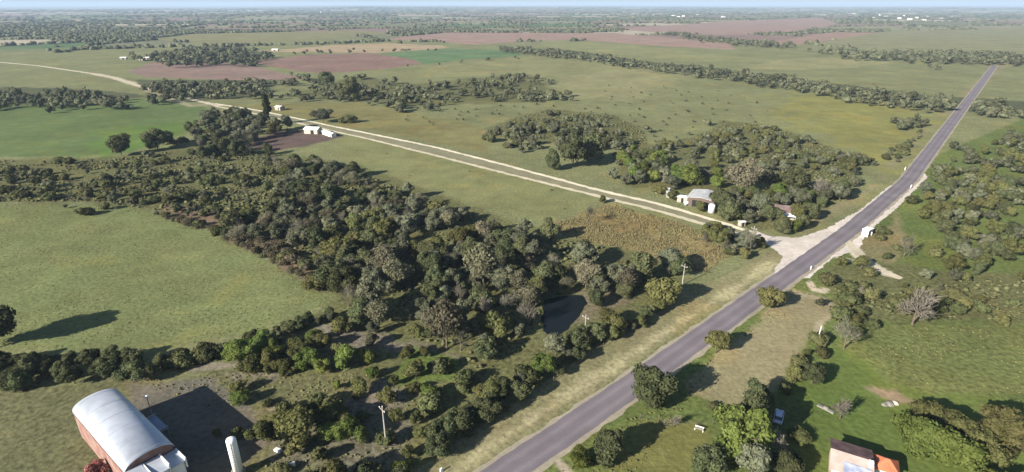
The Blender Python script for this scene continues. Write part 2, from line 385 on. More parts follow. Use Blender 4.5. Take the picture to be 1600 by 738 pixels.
# ------------------------------------------------------------------ roads
def resample(p, step):
    p = np.asarray(p, float); seg = np.hypot(*np.diff(p, axis=0).T); s = np.concatenate([[0], np.cumsum(seg)])
    t = np.arange(0, s[-1], step)
    q = np.stack([np.interp(t, s, p[:, 0]), np.interp(t, s, p[:, 1])], 1)
    for _ in range(30):
        q[1:-1] = (q[:-2]+2*q[1:-1]+q[2:])/4
    return q
def strip(name, pts, wl, wr, z, m, rag=0.15, step=1.0, label=None, seed=0):
    q = resample(pts, step); t = np.gradient(q, axis=0); t /= np.hypot(*t.T)[:, None]; n = np.stack([-t[:, 1], t[:, 0]], 1)
    s = np.arange(len(q))*step
    jl = wl+(fbm(s/2.3, s*0+1, 90+seed, 3)-0.5)*rag*2; jr = wr+(fbm(s/2.3, s*0+5, 95+seed, 3)-0.5)*rag*2
    K = 9; V = []
    for k in range(K):
        u = k/(K-1); off = jl*(1-u)-jr*u
        V.append(np.concatenate([q+n*off[:, None], np.full((len(q), 1), z)], 1))
    V = np.stack(V, 1).reshape(-1, 3)
    i = np.arange(len(q)-1)[:, None]; k = np.arange(K-1)[None, :]
    F = np.stack([(i*K+k).ravel(), ((i+1)*K+k).ravel(), ((i+1)*K+k+1).ravel(), (i*K+k+1).ravel()], 1)
    me = mesh_np(name, V, F[:, ::-1], m)
    at = me.attributes.new('across', 'FLOAT', 'POINT'); at.data.foreach_set('value', np.tile(np.linspace(-1, 1, K), len(q)).astype(np.float32))
    o = link(name, me); tag(o, label, None, None, 'structure'); return q, n
def track_mat(name, color, color2, nscale, wheel=0.0, wpos=0.45, rough=0.95):
    m = mat(name, color, rough, noise=0.0); t = m.node_tree; b = t.nodes['Principled BSDF']
    n = [x for x in t.nodes if x.type == 'TEX_NOISE'][0]; n.inputs['Scale'].default_value = nscale; n.inputs['Roughness'].default_value = 0.7
    r = t.nodes.new('ShaderNodeMapRange'); r.inputs[1].default_value = 0.3; r.inputs[2].default_value = 0.7; t.links.new(n.outputs['Fac'], r.inputs[0])
    mx = t.nodes.new('ShaderNodeMix'); mx.data_type = 'RGBA'; mx.inputs[6].default_value = (*color, 1); mx.inputs[7].default_value = (*color2, 1)
    t.links.new(r.outputs[0], mx.inputs[0]); last = mx.outputs[2]
    if wheel:
        at = t.nodes.new('ShaderNodeAttribute'); at.attribute_name = 'across'
        ab = t.nodes.new('ShaderNodeMath'); ab.operation = 'ABSOLUTE'; t.links.new(at.outputs['Fac'], ab.inputs[0])
        s = t.nodes.new('ShaderNodeMath'); s.operation = 'SUBTRACT'; s.inputs[1].default_value = wpos; t.links.new(ab.outputs[0], s.inputs[0])
        a2 = t.nodes.new('ShaderNodeMath'); a2.operation = 'ABSOLUTE'; t.links.new(s.outputs[0], a2.inputs[0])
        mr = t.nodes.new('ShaderNodeMapRange'); mr.inputs[1].default_value = 0.0; mr.inputs[2].default_value = 0.3; mr.inputs[3].default_value = 1+wheel; mr.inputs[4].default_value = 1-wheel*0.5
        t.links.new(a2.outputs[0], mr.inputs[0])
        sc = t.nodes.new('ShaderNodeVectorMath'); sc.operation = 'SCALE'; t.links.new(last, sc.inputs[0]); t.links.new(mr.outputs[0], sc.inputs['Scale']); last = sc.outputs[0]
    # long stains and patches
    n2 = t.nodes.new('ShaderNodeTexNoise'); n2.inputs['Scale'].default_value = 0.13; n2.inputs['Detail'].default_value = 4
    t.links.new([x for x in t.nodes if x.type == 'TEX_COORD'][0].outputs['Object'], n2.inputs['Vector'])
    r2 = t.nodes.new('ShaderNodeMapRange'); r2.inputs[1].default_value = 0.3; r2.inputs[2].default_value = 0.7; r2.inputs[3].default_value = 0.85; r2.inputs[4].default_value = 1.13; t.links.new(n2.outputs['Fac'], r2.inputs[0])
    s2 = t.nodes.new('ShaderNodeVectorMath'); s2.operation = 'SCALE'; t.links.new(last, s2.inputs[0]); t.links.new(r2.outputs[0], s2.inputs['Scale'])
    t.links.new(s2.outputs[0], b.inputs['Base Color'])
    return m
M_asph = track_mat('worn_asphalt', (0.140, 0.122, 0.136), (0.185, 0.165, 0.178), 3.0, 0.16)
M_shoulder = track_mat('sandy_shoulder', (0.24, 0.21, 0.155), (0.34, 0.30, 0.23), 1.2)
M_earth = track_mat('pale_earth', (0.55, 0.49, 0.36), (0.68, 0.62, 0.48), 0.8)
M_median = track_mat('trodden_verge', (0.160, 0.155, 0.09), (0.225, 0.205, 0.13), 0.7)
M_apron = track_mat('gravel', (0.42, 0.37, 0.32), (0.62, 0.56, 0.50), 0.6)
road_px = [(790,738),(1006,590),(1228,432),(1325,362),(1418,283),(1458,230)]
rp = [P(*p) for p in road_px]; d0 = rp[1]-rp[0]; d1 = rp[-1]-rp[-2]
rp = [rp[0]-d0*2.2]+rp+[rp[-1]+d1*2, rp[-1]+d1*7]
strip('road_shoulder', rp, 3.9, 4.05, 0.010, M_shoulder, 0.55, label='pale sandy shoulders along both edges of the asphalt road', seed=1)
ROADQ, ROADN = strip('asphalt_road', rp, 3.05, 3.05, 0.022, M_asph, 0.22, label='worn purple grey asphalt road crossing the scene diagonally', seed=2)
tn = [(1196,371),(1140,352),(1080,333.5),(1025,317.5),(936,297.5),(855,275.5),(774,254),(680,230),(575,208.5),(515,196.5),(468,186),(400,172),(335,162)]
ts = [(1196,377),(1140,363),(1078,344),(1025,328.5),(936,307),(855,287),(774,267),(680,243),(575,217),(520,205),(468,193),(400,178),(335,166)]
tn = [P(*p) for p in tn]; ts = [P(*p) for p in ts]
tm = [(a+b)/2 for a, b in zip(tn, ts)]
DIRTQ, _ = strip('dirt_road', tm, 4.9, 4.9, 0.006, M_median, 0.8, label='grey brown strip of trodden ground between the two pale tracks of the dirt road', seed=3)
strip('dirt_track', tn, 1.25, 1.2, 0.012, M_earth, 0.6, label='northern pale earth track of the straight dirt road', seed=4)
strip('dirt_track', ts, 1.2, 1.2, 0.012, track_mat('tan_earth', (0.42, 0.375, 0.26), (0.56, 0.50, 0.37), 0.8), 0.7, label='southern duller earth track of the straight dirt road', seed=5)
M_track = track_mat('pale_track', (0.36, 0.32, 0.23), (0.52, 0.46, 0.35), 0.6)
strip('side_track', [P(*p) for p in [(1312,366),(1326,378),(1336,392),(1350,406),(1366,416),(1390,430),(1410,436)]], 1.35, 1.35, 0.014, M_track, 0.5, label='pale earth track curving away east of the road into the scrub', seed=6)
strip('far_track', [P(*p) for p in [(345,166),(300,156),(262,146),(232,139),(206,131),(180,122),(150,116),(60,103),(-60,92)]], 2.6, 2.6, 0.03, M_track, 0.9, step=3.0, label='pale track leading away past the green crop field to the left', seed=7)
def sheet(name, px, z, m, rag=0.4, step=0.8, label=None, kind='structure', seed=0):
    p = poly(px); q = np.concatenate([p, p[:1]]); seg = np.hypot(*np.diff(q, axis=0).T); s = np.concatenate([[0], np.cumsum(seg)])
    t = np.arange(0, s[-1], step); q = np.stack([np.interp(t, s, q[:, 0]), np.interp(t, s, q[:, 1])], 1)
    for _ in range(4): q = (np.roll(q, 1, 0)+2*q+np.roll(q, -1, 0))/4
    q[:, 0] += (fbm(q[:, 0]/1.5, q[:, 1]/1.5, 130+seed, 3)-0.5)*rag*2; q[:, 1] += (fbm(q[:, 0]/1.5, q[:, 1]/1.5, 140+seed, 3)-0.5)*rag*2
    me = bpy.data.meshes.new(name); me.from_pydata([(x, y, z) for x, y in q], [], [tuple(range(len(q)))]); me.materials.append(m)
    bm = bmesh.new(); bm.from_mesh(me); bmesh.ops.triangulate(bm, faces=bm.faces)
    for f in bm.faces:
        if f.normal.z < 0: f.normal_flip()
    bm.to_mesh(me); bm.free()
    o = link(name, me); tag(o, label, None, None, kind); return o
sheet('gravel_apron', [(1180,360),(1200,369),(1248,372),(1290,358),(1345,328),(1390,290),(1404,292),(1350,350),(1270,405),(1215,432),(1208,424),(1224,402),(1206,387),(1186,374)], 0.016, M_apron, 0.7, label='pale gravel apron where the dirt road meets the asphalt')
sheet('gravel_shoulder', [(1228,432),(1325,362),(1418,283),(1440,268),(1450,276),(1405,322),(1352,366),(1346,384),(1334,392),(1300,404),(1262,436)], 0.007, M_apron, 0.7, label='pale gravel widening on the east shoulder of the road', seed=3)
M_water = bpy.data.materials.new('pond_water'); M_water.use_nodes = True
b = M_water.node_tree.nodes['Principled BSDF']; b.inputs['Base Color'].default_value = (0.008, 0.012, 0.014, 1); b.inputs['Specular IOR Level'].default_value = 0.08; b.inputs['Roughness'].default_value = 0.3
sheet('pond_water', [(850,470),(880,462),(912,462),(918,476),(905,495),(888,515),(868,530),(852,522),(845,500)], 0.03, M_water, 0.6, label='dark still pond sunk among the thicket trees')

SIDEQ = np.concatenate([resample(poly(l[0]), 2) for l in LINES[:2]])
PONDP = poly([(850,470),(880,462),(912,462),(918,476),(905,495),(888,515),(868,530),(852,522),(845,500)])
# ------------------------------------------------------------------ trees
ICO = {}
def ico(sub):
    if sub not in ICO:
        bm = bmesh.new(); bmesh.ops.create_icosphere(bm, subdivisions=sub, radius=1)
        ICO[sub] = (np.array([v.co[:] for v in bm.verts]), np.array([[v.index for v in f.verts] for f in bm.faces])); bm.free()
    return ICO[sub]
def leaf_quads(C, N, size, rs):
    """quads at C facing roughly N"""
    n = len(C); N = N+rs.normal(0, 0.55, (n, 3)); N /= np.linalg.norm(N, axis=1)[:, None]
    T = np.cross(N, rs.normal(0, 1, (n, 3))); T /= np.linalg.norm(T, axis=1)[:, None]+1e-9
    B = np.cross(N, T); s = size*rs.uniform(0.6, 1.3, (n, 1)); k = rs.uniform(0.5, 1.0, (n, 1))
    V = np.stack([C-T*s, C-B*s*k, C+T*s, C+B*s*k], 1).reshape(-1, 3)
    return V, np.arange(4*n).reshape(n, 4)
def make_crown(seed, H, R, base, lobes, leaf, nleaf, lobe_r=0.42, flat=1.0, core=True, up=0.0):
    rs = np.random.RandomState(seed); Vs = []; Q = []; Tt = []; off = 0
    cz = (H+base)/2; hz = (H-base)/2
    for i in range(lobes):
        d = rs.normal(0, 1, 3); d /= np.linalg.norm(d); q = rs.uniform(0.25, 0.78)
        if i == 0: q = 0
        c = np.array([d[0]*R*q, d[1]*R*q, cz+d[2]*hz*q*flat+up*hz*(1-q)])
        lr = R*lobe_r*rs.uniform(0.7, 1.25)*(1.35 if i == 0 else 1)
        lz = min(lr*0.85, hz*0.75)
        if core:
            v, f = ico(2); sc = 1+0.22*rs.normal(0, 1, (len(v), 1))
            Vs.append(v*sc*np.array([lr*0.80, lr*0.80, lz*0.80])+c); Tt.append(f+off); off += len(v)
        n = int(nleaf/lobes); d = rs.normal(0, 1, (n, 3)); d[:, 2] += 0.25; d /= np.linalg.norm(d, axis=1)[:, None]
        rr = rs.uniform(0.78, 1.22, (n, 1))
        V, F = leaf_quads(c+d*rr*np.array([lr, lr, lz]), d, leaf, rs)
        Vs.append(V); Q.append(F+off); off += len(V)
    V = np.concatenate(Vs); V[:, 2] = np.maximum(V[:, 2], 0.05)
    return V, [np.concatenate(Q)]+([np.concatenate(Tt)] if Tt else [])
def make_trunk(seed, H, R, base, r=0.16, limbs=5):
    rs = np.random.RandomState(seed+100); mb = MB(); top = base+(H-base)*0.35
    x = rs.uniform(-.15, .15, 2)*H*0.12
    mb.tube((0, 0, -0.3), (x[0], x[1], top), r, r*0.6, 7)
    for k in range(limbs):
        a = rs.uniform(0, 6.28); z0 = base*0.6+(top-base*0.6)*rs.uniform(0.2, 1)
        mb.tube((x[0]*z0/top, x[1]*z0/top, z0), (math.cos(a)*R*0.6, math.sin(a)*R*0.6, z0+(H-z0)*rs.uniform(0.35, 0.7)), r*0.5, r*0.15, 5)
    return mb
def make_bare(seed, H, R, tw=0.03, n1=9, n2=7, n3=9, upb=0.5):
    """branches and twigs of a leafless tree as thin ribbons"""
    rs = np.random.RandomState(seed); segs = []
    def grow(p, d, L, lev):
        q = p+d*L; segs.append((p, q, [0.10, 0.06, tw, tw*0.8][lev]*H/7))
        if lev == 3: return
        for k in range((n1, n2, n3)[lev]):
            t = rs.uniform(0.3, 1); nd = d+rs.normal(0, 0.62, 3); nd[2] += upb*0.4; nd /= np.linalg.norm(nd)
            grow(p+d*L*t, nd, L*rs.uniform(0.5, 0.8), lev+1)
    grow(np.array([0, 0, 0.0]), np.array([0, 0, 1.0]), H*0.38, 0)
    A = np.array([s[0] for s in segs]); B = np.array([s[1] for s in segs]); W = np.array([s[2] for s in segs])[:, None]
    rad = np.maximum(1e-6, np.hypot(B[:, 0], B[:, 1])).max(); s = R/rad*1.1; A[:, :2] *= s; B[:, :2] *= s
    s = H/B[:, 2].max(); A[:, 2] *= s; B[:, 2] *= s
    D = B-A; Nn = np.cross(D, rs.normal(0, 1, D.shape)); Nn /= np.linalg.norm(Nn, axis=1)[:, None]+1e-9
    V = np.stack([A-Nn*W, A+Nn*W, B+Nn*W*0.5, B-Nn*W*0.5], 1).reshape(-1, 3)
    V[:, 2] = np.maximum(V[:, 2], 0)
    return V, [np.arange(len(V)).reshape(-1, 4)]

MF = dict(
 leafy=foliage_mat('leaf_dark_green', (0.060, 0.072, 0.035), (0.104, 0.115, 0.056)),
 grey=foliage_mat('leaf_grey_green', (0.092, 0.101, 0.063), (0.154, 0.161, 0.104)),
 olive=foliage_mat('leaf_olive', (0.082, 0.088, 0.032), (0.135, 0.136, 0.055)),
 bright=foliage_mat('leaf_fresh_green', (0.080, 0.108, 0.028), (0.128, 0.160, 0.045)),
 brown=foliage_mat('leaf_dry_brown', (0.112, 0.108, 0.068), (0.178, 0.168, 0.108)),
 pale=foliage_mat('twig_pale', (0.22, 0.20, 0.165), (0.32, 0.29, 0.24)),
 bare=foliage_mat('twig_grey_brown', (0.140, 0.134, 0.100), (0.215, 0.202, 0.155)),
 shrub=foliage_mat('leaf_shrub', (0.068, 0.078, 0.032), (0.115, 0.120, 0.055)),
 dry=foliage_mat('leaf_dry_shrub', (0.105, 0.092, 0.058), (0.165, 0.145, 0.09)),
 poplar=foliage_mat('leaf_poplar', (0.030, 0.038, 0.014), (0.060, 0.060, 0.022)),
 red=foliage_mat('leaf_rust_red', (0.22, 0.07, 0.04), (0.45, 0.26, 0.20)),
)
M_bark = mat('bark', (0.13, 0.10, 0.075), noise=0.4, nscale=3)
PROTO = {}
def proto(kind, H, R, base, n, **kw):
    L = []
    for i in range(n):
        sd = abs(hash2(np.array(len(kind)*17+ord(kind[0])), np.array(i*3+ord(kind[-1])), 2))*9999
        sd = int(sd)
        if kind in ('bare', 'pale'): V, F = make_bare(sd, H, R, **kw); tr = MB().tube((0, 0, -0.2), (0, 0, H*0.38), 0.14, 0.09, 7)
        else: V, F = make_crown(sd, H, R*(0.9+0.2*(i % 2)), base, **kw); tr = make_trunk(sd, H, R, max(base, 0.5), 0.16*H/7)
        cm = mesh_np('crown', V, F, MF[kind]); tm_ = tr.mesh('trunk', M_bark)
        # the same tree as one mesh for places where trunk and crown cannot be told apart
        tv = np.array(tr.v); nv = len(V)
        me = mesh_np('tree', np.concatenate([V, tv]), F+[np.array([f for f in tr.f if len(f) == 4])+nv], MF[kind])
        L.append((cm, tm_, me))
    PROTO[kind] = (H, R, L)
proto('leafy', 7, 3.5, 0.35, 5, lobes=18, leaf=0.24, nleaf=4600, lobe_r=0.36)
proto('grey', 6, 3.1, 0.5, 5, lobes=16, leaf=0.19, nleaf=3800, lobe_r=0.34)
proto('olive', 6, 3.2, 0.35, 4, lobes=17, leaf=0.22, nleaf=4000, lobe_r=0.34)
proto('bright', 6, 3.3, 0.35, 4, lobes=18, leaf=0.19, nleaf=5200, lobe_r=0.34)
proto('brown', 6.5, 3.2, 0.8, 4, lobes=14, leaf=0.17, nleaf=4200, lobe_r=0.38, core=False)
proto('bare', 7, 3.2, 1, 4)
proto('pale', 7, 3.2, 1, 3, tw=0.05)
proto('shrub', 2.4, 1.7, 0.0, 5, lobes=8, leaf=0.20, nleaf=900, lobe_r=0.5)
proto('dry', 2.2, 1.5, 0.0, 3, lobes=8, leaf=0.15, nleaf=900, lobe_r=0.5, core=False)
proto('poplar', 18, 2.1, 1.0, 1, lobes=60, leaf=0.40, nleaf=6000, lobe_r=0.42)
proto('red', 5, 3.0, 0.3, 1, lobes=10, leaf=0.2, nleaf=2500)
NAME = dict(leafy='leafy_tree', grey='thorn_tree', olive='olive_tree', bright='fresh_green_tree', brown='dry_tree', bare='bare_tree', pale='bare_tree', shrub='shrub', dry='dry_shrub', poplar='poplar_tree', red='rust_leaved_tree')
NAME['olive'] = 'scrub_tree'
LOOK = dict(leafy='dark green leafy tree', grey='grey green thorn tree', olive='olive green scrub tree', bright='fresh green tree', brown='dry brownish tree', bare='leafless grey brown tree', pale='pale leafless tree', shrub='dull green shrub', dry='dry brown shrub')
TREES = []      # (x, y, kind, height, width factor, phrase, unique label or None)
def single(px, py, kind, wpx, label, hf=1.0, gx=None):
    """a tree whose foot is seen at px, py and whose crown is wpx photograph pixels wide"""
    x, y = P(px, py); dia = wpx*mpp(px, py)*1.0; H, R, _ = PROTO[kind]
    TREES.append((x, y, kind, H*dia/(2*R)*hf, 1/hf, None, label))
single(1016, 634, 'leafy', 66, 'large round leafy tree on the east verge casting a wide shadow on the mown strip', 1.15)
single(1118, 552, 'olive', 42, 'round green tree on the east verge, middle one of the three beside the road', 1.05)
single(1204, 482, 'olive', 44, 'round olive tree on the east verge just below the pale ditch bank', 1.0)
single(950, 722, 'leafy', 62, 'dark leafy tree on the grass behind the gravel turnout', 1.0)
single(908, 726, 'bright', 40, 'small bright green bush tree beside the gravel turnout', 0.85)
single(1148, 716, 'bright', 100, 'broad yellow green tree south of the mown strip', 1.05)
single(1213, 712, 'pale', 44, 'small whitish tree below the parked car in the deep shade', 1.0)
single(1172, 750, 'grey', 60, 'greyish tree at the bottom edge beside the yellow green tree', 1.1)
single(1312, 655, 'pale', 46, 'spiky pale leafless tree standing alone on the lawn', 0.9)
single(1052, 668, 'pale', 34, 'little whitish bush on the grass south of the mown strip', 0.7)
single(1425, 508, 'pale', 86, 'wide silvery leafless tree among the weeds at the east side', 0.8)
single(1318, 545, 'bare', 66, 'grey brown leafless tree where the mown strip meets the meadow', 0.8)
single(1432, 710, 'bright', 80, 'pale green tree beside the orange water tank house', 0.9)
single(1445, 665, 'olive', 60, 'olive tree east of the lawn below the pale stone heap', 0.9)
single(1268, 600, 'leafy', 42, 'dark tree between the mown strip and the lawn', 0.9)
single(1250, 690, 'olive', 34, 'small olive bush on the lawn edge beside the shade', 0.7)
single(1105, 738, 'leafy', 56, 'dark leafy tree at the bottom edge beside the broad yellow green tree', 1.0)
single(1240, 600, 'olive', 40, 'olive tree at the south tip of the mown strip', 0.9)
single(1230, 745, 'leafy', 50, 'dark tree at the bottom edge of the deep shade by the lawn', 0.9)
single(1182, 640, 'leafy', 46, 'dark tree left of the parked car on the shaded lawn', 1.1)
single(1172, 676, 'leafy', 60, 'dark tree behind the broad yellow green tree', 1.35)
single(1145, 648, 'shrub', 30, 'low dull bush on the fence line by the mown strip', 0.8)
single(190, 243, 'leafy', 36, 'dark round tree at the foot of the green crop field, left one of two', 0.95)
single(247, 234, 'leafy', 44, 'dark round tree at the foot of the green crop field, right one of two', 0.85)
single(421, 196, 'poplar', 13, 'tall slim poplar rising above the far farmyard', 1.0)
single(505, 192, 'grey', 34, 'grey bush tree north of the dirt road by the far farm', 0.7)
single(545, 192, 'shrub', 26, 'low bush north of the dirt road east of the far farm', 0.7)
single(548, 158, 'leafy', 40, 'tallest dark tree in the scrub band north of the dirt road', 1.0)
single(510, 134, 'leafy', 30, 'purplish dark tree at the end of the far hedge', 0.8)
single(942, 318, 'olive', 16, 'small olive bush growing on the south dirt track', 0.9)
single(922, 350, 'bare', 34, 'leafless bush inside the weedy field', 0.8)
single(865, 266, 'leafy', 30, 'dark evergreen at the left end of the dense dark clump', 1.2)
single(895, 262, 'leafy', 42, 'dark evergreen in the middle of the dense dark clump', 1.25)
single(925, 254, 'leafy', 38, 'dark evergreen at the right end of the dense dark clump', 1.2)
single(845, 588, 'bright', 46, 'round light green tree at the south foot of the pond by the verge', 1.0)
single(755, 448, 'brown', 66, 'large pale brown tree in the middle of the thicket', 1.15)
single(698, 545, 'brown', 80, 'huge dry tree at the southern edge of the thicket', 1.1)
single(585, 490, 'grey', 60, 'grey spreading tree at the corner of the pasture', 1.1)
single(760, 500, 'pale', 40, 'whitish leafless tree in the thicket west of the pond', 1.0)
single(545, 478, 'bare', 44, 'purplish bare tree at the pasture corner', 0.9)
single(915, 452, 'brown', 50, 'yellowish brown tree north of the pond', 1.0)
single(1030, 478, 'olive', 56, 'full olive tree by the verge next to the utility pole', 1.1)
single(1000, 440, 'leafy', 52, 'dark tree behind the full olive tree by the verge', 1.1)
single(1222, 365, 'leafy', 34, 'dark tree south of the reddish house at the junction', 0.9)
single(1160, 300, 'brown', 52, 'brown hazy tree behind the farm shed', 1.0)
single(1235, 305, 'leafy', 52, 'broad leafy tree behind the reddish house', 0.9)
single(1278, 312, 'pale', 38, 'silvery leafless tree east of the reddish house', 0.9)
single(1315, 310, 'leafy', 36, 'dark tree at the road end of the farm wood', 0.9)
single(1080, 288, 'bright', 40, 'bright green garden tree behind the farm shed', 0.9)
single(1062, 284, 'bright', 34, 'bright green garden tree left of the farm shed', 0.9)
single(1140, 345, 'leafy', 40, 'dark green tree beside the white tank of the farm', 0.9)
single(1170, 400, 'bare', 40, 'bare tree around the utility pole by the junction', 1.1)
single(1345, 420, 'olive', 30, 'olive tree beside the pale side track', 0.8)
single(1412, 402, 'bare', 40, 'bare grey tree beside the side track in the east', 1.0)
_q = P(150, 735, 2); TREES.append((_q[0], _q[1], 'red', 3.6, 1.0, None, 'rust red bush against the long side of the warehouse'))
single(540, 575, 'bright', 50, 'round fresh green tree on the bare ground south of the pasture hedge', 0.95)
single(480, 578, 'bright', 48, 'fresh green tree between the hedge and the bare ground', 0.9)
single(470, 690, 'olive', 80, 'wide olive tree east of the warehouse shadow', 0.85)
single(515, 668, 'olive', 50, 'olive tree beside the wide olive one, near the bare ground', 0.9)
single(-10, 545, 'leafy', 84, 'big dark tree at the left side of the pasture', 1.0)

single(1054, 313, 'shrub', 26, 'dull bush between the dirt road and the pale huts', 0.9)
single(1028, 304, 'olive', 24, 'olive bush tree left of the white roofed hut', 0.8)
single(1092, 331, 'olive', 24, 'olive bush tree in front of the farm shed doors', 0.8)
single(1127, 326, 'leafy', 36, 'dark tree right of the farm shed', 0.9)
single(1203, 347, 'leafy', 34, 'dark tree left of the reddish house', 0.9)
single(1242, 345, 'olive', 34, 'olive tree right of the reddish house', 0.9)
single(1185, 338, 'grey', 38, 'grey green tree between the farm shed and the reddish house', 1.0)
single(1048, 296, 'grey', 26, 'grey bush tree behind the pale huts', 0.9)

single(905, 545, 'leafy', 40, 'dark tree at the south corner of the pond beside the pole', 0.9)
single(948, 512, 'olive', 40, 'olive tree on the east bank of the pond', 0.9)
single(868, 556, 'grey', 40, 'grey green tree at the southern tip of the pond', 1.0)
single(930, 478, 'leafy', 34, 'dark tree on the north east bank of the pond', 0.9)

